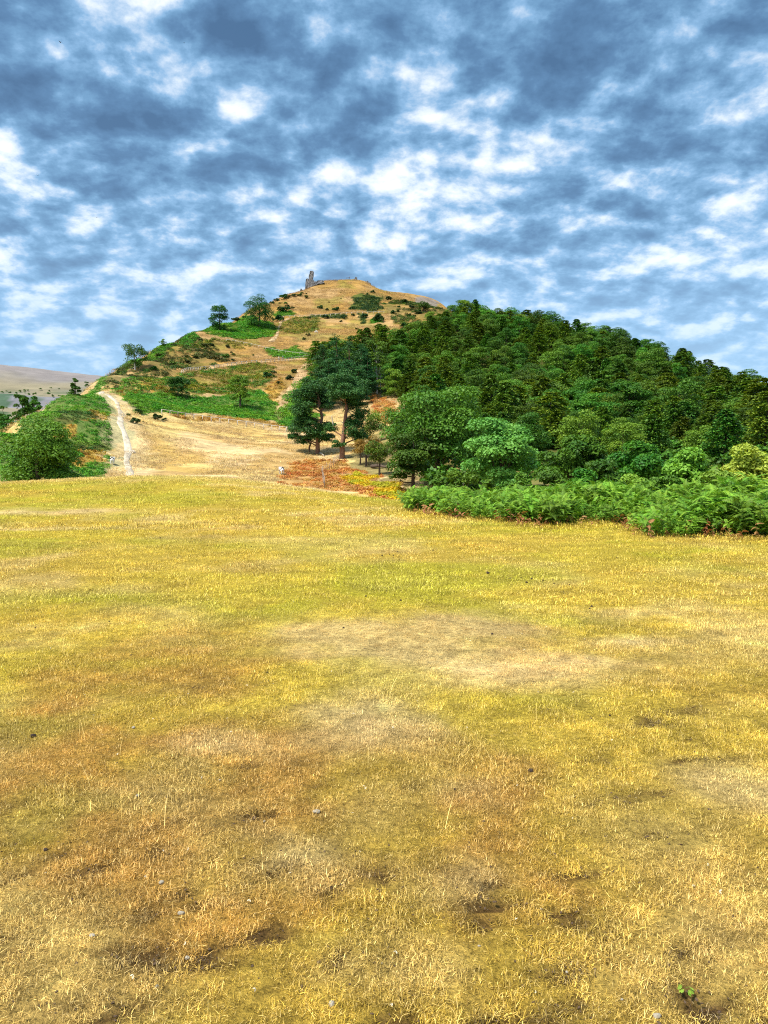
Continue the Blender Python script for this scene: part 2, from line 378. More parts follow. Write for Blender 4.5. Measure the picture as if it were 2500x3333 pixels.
def meadow_col(x, y):
    n1 = fbm(x, y, 3.2, 4, 3); n2 = fbm(x, y, 1.1, 4, 13); n3 = fbm(x * .6, y, .32, 3, 23)
    c_ = lerp(np.broadcast_to(GOLD, x.shape + (3,)), STRAW, sstep(.42, .66, n2 * .6 + n1 * .4 - .06 * sstep(6, 3, y)))
    gm = sstep(.42, .60, fbm(x, y, 4.5, 3, 33)) * sstep(3.5, 7, y) * .85
    for b_ in [(300, 2190, 1.1, .8), (120, 2350, .8, .6), (350, 1950, 1.8, 1.), (80, 1950, 1.8, 1.), (150, 2650, .5, .35), (900, 1880, 2.2, .7), (2400, 1850, 3, 1.2), (1900, 1800, 3, 1.2), (60, 1630, 5, 1.5), (700, 1780, 4, 1.6), (1650, 2300, .8, .4), (100, 2750, .4, .3)]:
        gm = np.maximum(gm, .9 * blob(x, y, *b_))
    c_ = lerp(c_, GREEN, gm * (.35 + .65 * sstep(.35, .6, n2)))
    br = np.clip(sstep(.5, .7, fbm(x, y, 1.7, 4, 43)) + .45 * sstep(5.5, 2.2, y), 0, 1) * (.25 + .75 * sstep(9, 4, y)) * .9
    c_ = lerp(c_, BROWN, br * (.4 + .6 * sstep(.3, .7, n3)))
    pk = 0
    for b_ in [(1300, 2070, 2.1, 1.7), (1950, 2150, 1.1, .8), (100, 1665, 5, 1.2)]:
        pk = np.maximum(pk, blob(x, y, *b_))
    pk = sstep(.0, .8, pk * (1.7 * fbm(x, y, .9, 4, 44))); c_ = lerp(c_, PINK * (.75 + .5 * n2)[..., None], pk * .7)
    pl = np.maximum(blob(x, y, 60, 1725, 4, .5), blob(x, y, 2050, 2090, .6, .35)) * .8
    for b_ in [(1150, 2360, .9, .6), (1300, 2600, .6, .5), (1050, 2800, .45, .35), (1500, 2850, .45, .3), (1300, 3150, .35, .25), (700, 2420, .6, .4), (2300, 2520, .7, .45)]: pl = np.maximum(pl, .75 * sstep(0, .9, blob(x, y, *b_) * 1.8 * n2))
    pl = np.maximum(pl, sstep(27, 36, y) * .55)
    c_ = lerp(c_, PALE, pl)
    c_ = c_ * ((.62 + .56 * n3) * (.62 + .9 * fbm(x, y, .09, 2, 24) * sstep(14, 5, y) + .45 * sstep(5, 14, y)))[..., None]
    bare = np.zeros(x.shape)
    for b_ in SOIL_SPOTS: bare = np.maximum(bare, blob(x, y, b_[0], b_[1], b_[2] * (1.5 if b_[4] > .7 else 1.1), b_[3] * (1.5 if b_[4] > .7 else 1.1)) * b_[4])
    scuff = sstep(.48, .62, fbm(x, y, 1.3, 3, 54)) * sstep(7, 3.5, y)
    sp_ = sstep(.60, .70, fbm(x * .7, y, .13, 3, 53)) * (.1 + .4 * scuff) * sstep(9, 4, y)
    bare = np.maximum(bare, sp_)
    c_ = lerp(c_, SOIL, sstep(.1, .5, bare) * np.maximum(sstep(.25, .5, n3), sstep(.3, .6, bare)))
    return np.clip(c_, 0.005, .92), bare, np.broadcast_to(pk, x.shape)

# meadow mesh
ys = np.geomspace(2, 63, 560) - 8; us = np.linspace(-1, 1, 380); us = np.sign(us) * np.abs(us) ** 1.35
YY, UU = np.meshgrid(ys, us, indexing='ij'); XX = UU * (30 + .9 * np.maximum(YY, 0))
def grid_faces(nr, nc):
    i = np.arange(nr - 1)[:, None] * nc; j = np.arange(nc - 1)[None]
    return np.stack([i + j, i + j + 1, i + nc + j + 1, i + nc + j], -1).reshape(-1, 4)
mc, bare, pk_ = meadow_col(XX, YY)
ZZ = H(XX, YY) - .035 * sstep(.2, .9, bare) * (YY < 12)
mb = MB().add(np.stack([XX, YY, ZZ], -1).reshape(-1, 3), grid_faces(*XX.shape))
o = obj('meadow', mb.mesh('meadow', M['meadow'], True, {'col': (lerp(mc * .72, BROWN * .55, np.full(XX.shape, .3) * (1 - pk_)) * (1 + .25 * pk_[..., None])).reshape(-1, 3)}))
tag(o, 'parched yellow meadow of short grass in the foreground', kind='structure')

# ------------------------------------------------------------------ hillside: zones of growth traced on the slope
ZN = {}
def zone(name, pts): ZN.setdefault(name, []).append(wpoly(pts))
zone('green', [(-250, 1500, 1.1), (0, 1420, 1.12), (90, 1375, 1.1), (170, 1320, 1.1), (250, 1278, 1.08), (330, 1236, 1.08), (420, 1186, 1.07), (420, 1200), (360, 1240), (322, 1262), (375, 1312), (376, 1345), (395, 1370), (400, 1420), (372, 1440), (372, 1470), (300, 1510), (395, 1475), (395, 1500), (345, 1555), (200, 1570), (-250, 1570)])
zone('green', [(388, 1300), (450, 1285), (560, 1280), (640, 1287), (700, 1292), (780, 1280), (860, 1262), (885, 1300), (903, 1340), (903, 1370), (860, 1374), (740, 1352), (620, 1346), (525, 1346), (440, 1336)])
zone('green', [(912, 1332), (955, 1250), (1010, 1225), (1030, 1300), (1040, 1380), (940, 1388), (908, 1365)])
zone('green', [(858, 1138), (890, 1132), (960, 1135), (1012, 1150), (1005, 1163), (925, 1168), (885, 1158)])
zone('green', [(600, 1108, 1.04), (650, 1085, 1.05), (690, 1072, 1.05), (720, 1064, 1.06), (800, 1045, 1.04), (890, 1055), (907, 1076), (880, 1098), (800, 1105), (740, 1097)])
zone('green', [(1205, 1042), (1225, 1030), (1246, 1036), (1246, 1050), (1212, 1053)])
zone('green', [(880, 1030), (905, 1012), (955, 1015), (958, 1024), (900, 1034)])
zone('green', [(420, 1190, 1.06), (530, 1132, 1.06), (640, 1088, 1.05), (650, 1098), (545, 1152), (430, 1207)])
zone('olive', [(660, 1102), (740, 1106), (810, 1120), (814, 1134), (750, 1132)])
zone('olive', [(908, 1075), (912, 1052), (960, 1034), (1038, 1036), (1036, 1076), (970, 1090)])
zone('olive', [(590, 1222), (700, 1200), (860, 1182), (895, 1212), (860, 1250), (870, 1262), (780, 1282), (640, 1284), (560, 1278), (450, 1282), (395, 1285), (400, 1262), (520, 1236)])
zone('olive', [(560, 1155), (640, 1120), (665, 1100), (700, 1108), (640, 1135)])
zone('olive', [(1290, 1040), (1330, 1040), (1325, 1065), (1280, 1055)])
zone('olive', [(335, 1258), (400, 1250), (520, 1226), (600, 1212), (600, 1240), (560, 1262), (450, 1275), (395, 1285), (350, 1280)])
zone('litter', [(1120, 1505), (1160, 1465), (1200, 1420), (1330, 1400), (1345, 1600), (1250, 1560)])  # brown litter ground, with the shade under the trees put into its colour
zone('gold', [(400, 1275), (560, 1240), (640, 1245), (700, 1270), (560, 1278), (450, 1283), (395, 1290)])
zone('gold', [(170, 1410), (225, 1370), (265, 1372), (235, 1405), (200, 1430)])
zone('gold', [(270, 1352), (330, 1340), (372, 1352), (350, 1366), (290, 1362)])
zone('gold', [(240, 1470), (380, 1440), (385, 1470), (320, 1500), (270, 1520), (240, 1500)])
zone('gold', [(560, 1348), (740, 1354), (880, 1375), (960, 1388), (960, 1394), (800, 1372), (560, 1354)])
zone('gold', [(870, 1255), (905, 1230), (925, 1250), (905, 1320), (885, 1300)])
zone('heather', [(345, 1240), (380, 1212, 1.05), (430, 1182, 1.07), (530, 1132, 1.06), (600, 1108, 1.05), (660, 1105), (730, 1150), (750, 1172), (600, 1203), (520, 1230), (400, 1262), (350, 1268)])
zone('heather', [(160, 1350), (210, 1332), (300, 1345), (290, 1360), (200, 1385)])
zone('heather', [(245, 1455), (330, 1440), (320, 1462), (250, 1480)])
zone('heather', [(1245, 990), (1330, 982), (1420, 1000), (1440, 1040), (1380, 1085), (1280, 1045)])
zone('gorse', [(1138, 1006), (1150, 985), (1146, 962), (1175, 952), (1245, 968), (1230, 990), (1245, 1008), (1190, 1014)])
zone('gorse', [(1000, 1030), (1070, 1020), (1120, 1022), (1118, 1040), (1060, 1036)])
zone('gorse', [(1165, 1022), (1195, 1022), (1196, 1050), (1182, 1054)])
zone('rust', [(888, 1552), (915, 1530), (950, 1502), (1040, 1500), (1105, 1510), (1180, 1530), (1235, 1562), (1320, 1600), (1345, 1630), (1180, 1602), (1050, 1592), (885, 1572)])
zone('rust', [(1190, 1278), (1230, 1286), (1290, 1312), (1325, 1385), (1260, 1375), (1205, 1315)])
zone('yellow', [(1130, 1538), (1180, 1548), (1240, 1572), (1330, 1610), (1340, 1630), (1220, 1604), (1150, 1570)])
zone('gravel', [(1335, 985), (1365, 960), (1432, 984), (1425, 1002)])
TAN = np.array((.31, .185, .06)); DRY = np.array((.58, .42, .21)); SAND = np.array((.41, .26, .11))
ZC = {'green': (.05, .14, .015), 'olive': (.22, .19, .025), 'gold': (.45, .27, .05), 'heather': (.13, .11, .03), 'gorse': (.05, .09, .015),
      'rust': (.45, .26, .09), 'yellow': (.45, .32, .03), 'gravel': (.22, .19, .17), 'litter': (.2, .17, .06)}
def zmask(name, x, y, ragged=1.0):
    jx = x + (fbm(x, y, 5, 3, 71) - .5) * 5 * ragged; jy = y + (fbm(x, y, 6, 3, 72) - .5) * 9 * ragged
    m = np.zeros(np.shape(x), bool)
    for p in ZN[name]: m |= inside(p, jx, jy)
    return m
FOREST = np.array([((px - 1250) / F * d, d) for px, d in [(1030, 222), (1030, 280), (1150, 298), (1260, 318), (1345, 335), (1420, 350), (1480, 385), (1560, 430), (1750, 415), (2000, 390), (2600, 330),
         (3100, 260), (3100, 92), (2300, 92), (1750, 98), (1440, 104), (1345, 150), (1345, 205), (1215, 232)]])
ys = np.geomspace(55, 640, 500); us = np.linspace(-1, 1, 680)
YY, UU = np.meshgrid(ys, us, indexing='ij'); XX = UU * (30 + .9 * YY) ; XX[0] = UU[0] * (30 + .9 * 55)
hc = lerp(np.broadcast_to(TAN, XX.shape + (3,)), SAND, sstep(.4, .65, fbm(XX, YY, 16, 4, 61)))
hc = lerp(hc, DRY, sstep(250, 170, YY))
hc = lerp(hc, GOLD * .85, .35 * sstep(.5, .65, fbm(XX, YY * .7, 13, 4, 62)) * sstep(230, 150, YY))
hc = lerp(hc, BROWN * .8, .55 * sstep(.52, .68, fbm(XX, YY, 8, 4, 63)))
hc = lerp(hc, np.array((.2, .2, .03)), .5 * sstep(.54, .66, fbm(XX, YY, 11, 4, 64)) * sstep(215, 250, YY))
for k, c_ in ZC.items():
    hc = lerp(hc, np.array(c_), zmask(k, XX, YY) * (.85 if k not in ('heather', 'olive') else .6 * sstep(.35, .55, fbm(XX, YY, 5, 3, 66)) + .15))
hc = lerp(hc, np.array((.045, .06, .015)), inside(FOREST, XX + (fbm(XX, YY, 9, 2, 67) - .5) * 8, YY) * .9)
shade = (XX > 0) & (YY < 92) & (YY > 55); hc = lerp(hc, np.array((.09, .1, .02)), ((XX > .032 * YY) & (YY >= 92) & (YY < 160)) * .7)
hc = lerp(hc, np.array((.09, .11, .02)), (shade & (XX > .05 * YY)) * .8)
wp = np.array([hit(*q, 60)[:2] for q in [(418, 1556), (412, 1500), (414, 1450), (405, 1410), (392, 1378), (400, 1350), (385, 1330), (378, 1308), (350, 1288), (330, 1276)]])
def path_dist(x, y):
    d_ = np.full(np.shape(x), 99.)
    for a_, b_ in zip(wp[:-1], wp[1:]):
        ab = b_ - a_; tt = np.clip(((x - a_[0]) * ab[0] + (y - a_[1]) * ab[1]) / (ab @ ab), 0, 1); d_ = np.minimum(d_, np.hypot(x - a_[0] - tt * ab[0], y - a_[1] - tt * ab[1]))
    return d_
pd = path_dist(XX, YY)
hc = lerp(hc, np.array((.66, .52, .30)), sstep(4.2, 1.2, pd + (fbm(XX, YY, 4, 3, 68) - .5) * 6) * .6)
ZH = H(XX, YY)
edge = np.maximum(sstep(.86, 1, np.abs(UU)) * sstep(55, 110, YY), sstep(560, 640, YY)); ZH = np.maximum(ZH * (1 - edge) - 38 * edge, -38)
ZH[0] = H(XX[0], YY[0])
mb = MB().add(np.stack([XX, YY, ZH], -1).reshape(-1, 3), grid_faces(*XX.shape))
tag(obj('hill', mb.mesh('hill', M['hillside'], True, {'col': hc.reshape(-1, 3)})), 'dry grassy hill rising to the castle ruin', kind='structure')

# valley floor and the far moor
xs = np.linspace(-9000, 9000, 90); ysv = np.linspace(-3000, 12000, 80); YV, XV = np.meshgrid(ysv, xs, indexing='ij')
vc = lerp(np.broadcast_to(np.array((.16, .2, .06)), XV.shape + (3,)), np.array((.3, .26, .12)), sstep(.4, .6, fbm(XV, YV, 900, 3, 81)))
ZV = -42 + 0 * XV
mb = MB().add(np.stack([XV, YV, ZV], -1).reshape(-1, 3), grid_faces(*XV.shape))
tag(obj('valley_floor', mb.mesh('valley_floor', M['moor'], True, {'col': vc.reshape(-1, 3)})), 'green valley floor beyond the hill', kind='structure')
xs = np.linspace(-3200, 1400, 420); ysv = np.linspace(1250, 3300, 260); YM, XM = np.meshgrid(ysv, xs, indexing='ij')
top = 270 - (XM + 1150) * .112
prof = np.interp(YM, [1250, 1500, 1700, 1790, 1830, 1980, 2150, 2300, 2600, 3300], [-.2, .2, .40, .46, .58, .64, .82, 1.0, .97, .6])
ZM = top * prof + (fbm(XM, YM, 260, 4, 91) - .5) * 26 * sstep(1300, 1700, YM) * sstep(2330, 2200, YM) + (fbm(XM, YM, 60, 3, 92) - .5) * 5
moc = lerp(np.broadcast_to(np.array((.30, .26, .17)), XM.shape + (3,)), np.array((.27, .25, .19)), sstep(.42, .6, fbm(XM, YM, 190, 4, 93)))
moc = lerp(moc, np.array((.28, .25, .25)), sstep(2080, 2260, YM + (fbm(XM, YM, 150, 3, 94) - .5) * 160) * .85)
cliff = sstep(1760, 1790, YM + (fbm(XM, YM, 80, 3, 95) - .5) * 60) * sstep(1880, 1850, YM + (fbm(XM, YM, 60, 3, 96) - .5) * 50)
moc = lerp(moc, np.array((.24, .235, .26)), cliff * .95)
scr = sstep(.58, .64, fbm(XM, YM, 70, 4, 97)) * sstep(2080, 1950, YM)
moc = lerp(moc, np.array((.05, .12, .05)), scr * .8)
moc = lerp(moc, np.array((.24, .19, .11)), sstep(1640, 1480, YM) * .8)
mb = MB().add(np.stack([XM, YM, ZM], -1).reshape(-1, 3), grid_faces(*XM.shape))
tag(obj('moorland_hill', mb.mesh('moorland_hill', M['moor'], True, {'col': moc.reshape(-1, 3) * .78})), 'far pale moorland hill with grey limestone bands', kind='structure')
# ------------------------------------------------------------------ scattering of what cannot be counted
def proto(name, me):
    return bpy.data.objects.new(name, me)
def scatter(name, Pn, rot, scl, idx, protos, label, col=None):
    n = len(Pn); me = bpy.data.meshes.new(name); me.vertices.add(n); me.vertices.foreach_set('co', np.asarray(Pn, np.float32).ravel())
    a = me.attributes.new('rot', 'FLOAT_VECTOR', 'POINT'); a.data.foreach_set('vector', np.asarray(rot, np.float32).ravel())
    a = me.attributes.new('scl', 'FLOAT_VECTOR', 'POINT'); s = np.asarray(scl, np.float32); s = np.repeat(s[:, None], 3, 1) if s.ndim == 1 else s
    a.data.foreach_set('vector', s.ravel())
    a = me.attributes.new('idx', 'INT', 'POINT'); a.data.foreach_set('value', np.asarray(idx, np.int32))
    if col is not None:
        a = me.attributes.new('col', 'FLOAT_COLOR', 'POINT'); a.data.foreach_set('color', np.c_[col, np.ones(n)].astype(np.float32).ravel())
    c = bpy.data.collections.new(name + '_kinds')
    for p in protos: c.objects.link(p)
    ng = bpy.data.node_groups.new(name + '_scatter', 'GeometryNodeTree')
    ng.interface.new_socket('Geometry', in_out='INPUT', socket_type='NodeSocketGeometry'); ng.interface.new_socket('Geometry', in_out='OUTPUT', socket_type='NodeSocketGeometry')
    N = ng.nodes; L = ng.links
    gi = N.new('NodeGroupInput'); go = N.new('NodeGroupOutput'); ip = N.new('GeometryNodeInstanceOnPoints'); ci = N.new('GeometryNodeCollectionInfo')
    ci.inputs[0].default_value = c; ci.inputs[1].default_value = True; ci.inputs[2].default_value = True
    def na(nm, ty):
        q = N.new('GeometryNodeInputNamedAttribute'); q.data_type = ty; q.inputs[0].default_value = nm; return q.outputs[0]
    L.new(gi.outputs[0], ip.inputs['Points']); L.new(ci.outputs[0], ip.inputs['Instance']); ip.inputs['Pick Instance'].default_value = True
    L.new(na('idx', 'INT'), ip.inputs['Instance Index']); L.new(na('scl', 'FLOAT_VECTOR'), ip.inputs['Scale'])
    er = N.new('FunctionNodeEulerToRotation'); L.new(na('rot', 'FLOAT_VECTOR'), er.inputs[0]); L.new(er.outputs[0], ip.inputs['Rotation'])
    L.new(ip.outputs[0], go.inputs[0])
    o = obj(name, me); md = o.modifiers.new('scatter', 'NODES'); md.node_group = ng
    return tag(o, label, kind='stuff')
def upright(n, rng, tilt=.12): return np.c_[rng.normal(size=n) * tilt, rng.normal(size=n) * tilt, rng.uniform(0, 6.283, n)]

# ---- grass
def grass_mat():
    m, t, b = base_mat('grass_blade')
    a = t.new('ShaderNodeAttribute', attribute_name='col', attribute_type='INSTANCER'); ti = t.new('ShaderNodeAttribute', attribute_name='tint'); oi = t.new('ShaderNodeObjectInfo')
    k = t.math('MULTIPLY', t.mrange(t.math('POWER', ti.outputs['Fac'], 1.6), 0, 1, .45, 1.75), t.mrange(oi.outputs['Random'], 0, 1, .65, 1.35))
    cx_ = t.mix(t.mrange(ti.outputs['Fac'], .72, 1, 0, .6), a.outputs['Color'], (.70, .54, .25)); cx_ = t.mix(t.mrange(ti.outputs['Fac'], 0, .3, .75, 0), cx_, (.3, .17, .05))
    sc = t.new('ShaderNodeVectorMath', operation='SCALE'); t.l.new(cx_, sc.inputs[0]); t.l.new(k, sc.inputs['Scale'])
    t.l.new(sc.outputs[0], b.inputs['Base Color']); b.inputs['Roughness'].default_value = .7; b.inputs['Specular IOR Level'].default_value = .15
    tr = t.new('ShaderNodeBsdfTranslucent'); t.l.new(sc.outputs[0], tr.inputs[0]); ms = t.new('ShaderNodeMixShader'); ms.inputs[0].default_value = .25
    t.l.new(b.outputs[0], ms.inputs[1]); t.l.new(tr.outputs[0], ms.inputs[2]); t.l.new(ms.outputs[0], t.n['Material Output'].inputs[0])
    return m
M['grass'] = grass_mat()
def gen_tuft(seed, n, rad, lmin, lmax, lean, wid):
    rng = np.random.default_rng(seed); V = []; Fc = []; T = []
    for i in range(n):
        a, r = rng.uniform(0, 6.283), rad * math.sqrt(rng.uniform()); b0 = np.array([r * math.cos(a), r * math.sin(a), -.004])
        az = rng.uniform(0, 6.283); L = rng.uniform(lmin, lmax); le = abs(rng.normal()) * lean + .15; w_ = wid * rng.uniform(.7, 1.3)
        d = np.array([math.cos(az), math.sin(az), 0]); s = np.array([-d[1], d[0], 0]) * w_
        p1 = b0 + d * L * .45 * math.sin(min(le, 1.4)) + np.array([0, 0, L * .5 * math.cos(min(le, 1.4))])
        p2 = b0 + d * L * math.sin(min(le * 1.35, 1.5)) + np.array([0, 0, max(L * math.cos(min(le * 1.35, 1.5)), .004)])
        k = len(V); V += [b0 - s, b0 + s, p1 + s * .8, p1 - s * .8, p2 + s * .15, p2 - s * .15]; Fc += [(k, k + 1, k + 2, k + 3), (k + 3, k + 2, k + 4, k + 5)]; T += [rng.uniform()] * 6
    return MB().add(V, Fc, np.array(T))
rng = np.random.default_rng(7)
tufts = [proto('grass_tuft_%d' % i, gen_tuft(100 + i, 76, .054, .008, .030, 1.0, .0008).mesh('grass_tuft', M['grass'])) for i in range(4)]
tufts += [proto('grass_tuft_%d' % (4 + i), gen_tuft(120 + i, 26, .035, .02, .055, .8, .0008).mesh('grass_tuft', M['grass'])) for i in range(3)]
tufts += [proto('grass_tuft_%d' % (7 + i), gen_tuft(140 + i, 3, .03, .06, .16, 1.0, .0010).mesh('grass_tuft', M['grass'])) for i in range(2)]
tufts += [proto('grass_tuft_9%d' % i, gen_tuft(160 + i, 52, .13, .015, .052, .9, .0022).mesh('grass_tuft', M['grass'])) for i in range(3)]
tufts += [proto('grass_tuft_A%d' % i, gen_tuft(180 + i, 50, .26, .025, .07, .75, .0045).mesh('grass_tuft', M['grass'])) for i in range(3)]
GP, GI, GS = [], [], []
def sow(y0, y1, dens, pick, smin, smax):
    wd = .72 * y1 + 1.5; n = int(dens * (y1 - y0) * 2 * wd); x = rng.uniform(-wd, wd, n); y = rng.uniform(y0, y1, n)
    k = np.abs(x) < .72 * y + 1.2; x, y = x[k], y[k]
    GP.append(np.c_[x, y]); GI.append(rng.choice(pick, len(x))); GS.append(rng.uniform(smin, smax, len(x)))
sow(1.4, 4.5, 760, [0, 1, 2, 3], .7, 1.25); sow(1.4, 4.5, 45, [4, 5, 6], .5, 1.05); sow(1.4, 6, 12, [7, 8], .6, 1.1)
sow(4.5, 8, 430, [0, 1, 2, 3], .9, 1.5); sow(4.5, 9, 55, [4, 5, 6], .6, 1.15); sow(6, 10, 12, [7, 8], .6, 1.1)
sow(8, 18, 80, [9, 10, 11], .7, 1.2); sow(9, 18, 8, [4, 5, 6], .9, 1.5)
sow(16, 42, 15, [12, 13, 14], .7, 1.3)
xy = np.concatenate(GP); gi = np.concatenate(GI); gs = np.concatenate(GS)
gc, gb, gpk = meadow_col(xy[:, 0], xy[:, 1])
clump = fbm(xy[:, 0], xy[:, 1], .35, 3, 111)
lush = sstep(.45, .65, fbm(xy[:, 0], xy[:, 1], 1.4, 3, 112))
keep = (gb < .12 + .4 * rng.random(len(gb))) & (rng.random(len(gb)) < .45 + .9 * clump)
keep &= ~((gi >= 4) & (gi <= 8)) | (lush + .12 > rng.random(len(gb)))
xy, gi, gs, gc, clump = xy[keep], gi[keep], gs[keep], gc[keep], clump[keep]
stem = (gi >= 4) & (gi <= 8); gc[stem] = gc[stem] * .45 + STRAW * .6
gs = gs * (.6 + .7 * clump) * (1 - .4 * gpk[keep])
gz = H(xy[:, 0], xy[:, 1])
scatter('grass', np.c_[xy, gz], upright(len(xy), rng, .1), gs, gi, tufts, 'short dry yellow grass covering the meadow', np.clip(gc * 1.1, 0, .95))

n = 26000; x = rng.uniform(-75, 12, n); y = rng.uniform(86, 215, n); keep = np.hypot(0, 0) + fbm(x, y, 7, 3, 115) > .38
for z_ in ('green', 'rust', 'heather', 'yellow'): keep &= ~zmask(z_, x, y)
x, y = x[keep], y[keep]; sc_ = fbm(x, y, 9, 3, 116)[:, None]
scatter('dry_grass', np.c_[x, y, H(x, y) - .02], upright(len(x), rng, .1), rng.uniform(2.4, 4.6, len(x)), rng.integers(0, 3, len(x)), [proto('slope_tuft_%d' % i, t_.data) for i, t_ in enumerate(tufts[-3:])], 'dry straw grass on the golden slope beyond the crest', np.clip(DRY * (.75 + .5 * sc_) + (GOLD - DRY) * sstep(.5, .6, sc_) * .3, 0, .9))
n = 42000; x = rng.uniform(-100, 75, n); y = rng.uniform(215, 478, n); keep = (fbm(x, y, 8, 3, 117) > .36) & ~inside(FOREST, x, y)
for z_ in ('green', 'heather', 'gorse', 'gravel'): keep &= ~zmask(z_, x, y)
x, y = x[keep], y[keep]; sc_ = fbm(x, y, 7, 3, 118)[:, None]
scatter('upland_grass', np.c_[x, y, H(x, y) - .05], upright(len(x), rng, .1), rng.uniform(3.5, 7.5, len(x)), rng.integers(0, 3, len(x)), [proto('upland_tuft_%d' % i, t_.data) for i, t_ in enumerate(tufts[-3:])], 'tan upland grass on the steep slopes below the castle', np.clip((TAN + (SAND - TAN) * sc_) * (.7 + .7 * rng.random((len(x), 1))), 0, .9))
# crumbs of soil and pale litter lying in the scuffed turf
n = 60000; x = rng.uniform(-4, 4, n); y = 1.5 + 7.5 * rng.random(n); k = np.abs(x) < .6 * y + .4; x, y = x[k], y[k]
_, cb, cp = meadow_col(x, y); sf = sstep(.5, .66, fbm(x, y, 1.3, 3, 54)) * sstep(.45, .6, fbm(x, y, .25, 3, 55))
pr = np.clip(.02 + .8 * sstep(.1, .5, cb) + .22 * sf + .06 * cp, 0, 1) * .55; k = rng.random(len(x)) < pr; x, y = x[k], y[k]; n = len(x)
cr_ = []
for i in range(3):
    bm = bmesh.new(); bmesh.ops.create_icosphere(bm, subdivisions=1, radius=1); r_ = np.random.default_rng(60 + i)
    for v_ in bm.verts: v_.co = Vector(np.array(v_.co) * r_.uniform(.6, 1.2) * np.array([1.2, .8, .5]))
    me = bpy.data.meshes.new('soil_crumb'); bm.to_mesh(me); bm.free(); me.materials.append(M['crumb']); cr_.append(proto('crumb_%d' % i, me))
scatter('soil_crumbs', np.c_[x, y, H(x, y) + .001], upright(n, rng, .3), rng.uniform(.002, .006, n) * (1 + .8 * (rng.random(n) < .05)), rng.integers(0, 3, n), cr_, 'dark crumbs of soil scattered in the scuffed turf')
m_ = 420; x = rng.uniform(-4, 4, m_); y = 1.6 + 6.5 * rng.random(m_) ** 1.3; lf_ = MB(); leaves(lf_, np.zeros((3, 3)) + np.array([[0, 0, 0], [.4, .2, .1], [-.3, .3, .05]]), np.array([[0, .3, 1.], [.3, 0, 1], [-.2, 0, 1]]), 1.0, .5, rng, np.array([.3, .6, .9]))
scatter('plant_litter', np.c_[x, y, H(x, y) + .014], upright(m_, rng, .5), rng.uniform(.004, .012, m_), np.zeros(m_), [proto('litter_0', lf_.mesh('plant_litter', M['straw_litter']))], 'pale scraps of dead leaf lying on the turf')
# ---- bracken
def gen_frond_plant(seed, h, nf):
    """a bracken plant: a stem carrying arching fronds with paired leaflets"""
    rng = np.random.default_rng(seed); mb = MB(); az0 = rng.uniform(0, 6.283)
    V, Fq = tube([(0, 0, -.05), (0, 0, h * .6), (.02, .01, h * .95)], [.008, .007, .003], 3); mb.add(V, Fq, .2)
    for i in range(nf):
        az = az0 + i * 2.4 + rng.normal() * .3; L = rng.uniform(.2, .36) * h / .9; zb = h * (.25 + .72 * i / nf) * rng.uniform(.85, 1.05)
        d = np.array([math.cos(az), math.sin(az), 0]); s = np.array([-d[1], d[0], 0]); t = np.linspace(0, 1, 10)
        rise = rng.uniform(.3, 1.0); dr = rng.uniform(.4, .9)
        rp = d * (t * L * .95)[:, None] + np.array([0, 0, 1.0]) * (zb + L * (rise * t * 1.2 - dr * t * t))[:, None]
        tn = np.gradient(rp, axis=0); tn /= np.linalg.norm(tn, axis=1)[:, None]; nrm = np.cross(np.broadcast_to(s, tn.shape), -tn)
        pl = L * .42 * np.clip(1.08 - t, 0, 1) ** .8 * np.where(t < .12, .75, 1)
        for sg in (-1, 1):
            dirp = sg * s + .45 * tn - .18 * nrm; dirp /= np.linalg.norm(dirp, axis=1)[:, None]
            wv = tn * (.055 * L / .5)
            a = rp; tip = rp + dirp * pl[:, None] - np.array([0, 0, 1]) * (pl * .12)[:, None]; mdp = rp + dirp * (pl * .4)[:, None]
            V = np.stack([a, mdp + wv * .55, tip, mdp - wv * .55], 1).reshape(-1, 3); mb.add(V, np.arange(len(V)).reshape(-1, 4), np.repeat(rng.uniform(0, 1, len(a)) * .5 + rng.uniform(0, .5), 4))
        w2 = s * .004; V = np.r_[rp - w2, rp + w2]; k = np.arange(9); mb.add(V, np.stack([k, k + 1, k + 11, k + 10], 1), .9)
    return mb
def gen_clump(seed, r, h, n):
    """low bracken clump for the far slopes"""
    rng = np.random.default_rng(seed); mb = MB(); e = rng.normal(size=(n, 3)); e[:, 2] = np.abs(e[:, 2]); e /= np.linalg.norm(e, axis=1)[:, None]
    q = e * rng.uniform(.65, 1.05, (n, 1)) * np.array([r, r, h]); nr = e * .6 + np.array([0, 0, .8]) + rng.normal(size=(n, 3)) * .45
    al = np.c_[e[:, :2], np.full(n, -.35)]
    leaves(mb, q, nr, rng.uniform(.5, .9, n) * r * .75, rng.uniform(.3, .5, n) * r * .5, rng, rng.uniform(0, 1, n), al); return mb
ferns = [proto('fern_%d' % i, gen_frond_plant(200 + i, .95, 9 + i % 3).mesh('bracken_plant', M['bracken'])) for i in range(5)]
NEARB = np.array([hit(px, py)[:2] for px, py in [(1345, 1655), (1345, 1660), (1400, 1672), (1500, 1690), (1650, 1702), (1750, 1714), (1900, 1702), (2030, 1708), (2120, 1742), (2300, 1750), (2500, 1755), (3000, 1775)]]
                 + [((px - 1250) / F * d, d) for px, d in [(3000, 23), (2500, 23.5), (2200, 22.5), (2130, 20.5), (2080, 24), (1900, 27), (1700, 29), (1400, 33)]])
n = 30000; x = rng.uniform(.5, 20, n); y = rng.uniform(10, 36, n)
k = inside(NEARB, x + (fbm(x, y, 1.2, 2, 121) - .5) * 1.2, y + (fbm(x, y, 1.4, 2, 122) - .5) * 1.2); x, y = x[k], y[k]
s = (.16 + .98 * fbm(x, y, 1.8, 3, 123)) * rng.uniform(.6, 1.3, len(x)) * (.72 + .28 * sstep(3, 9, x))
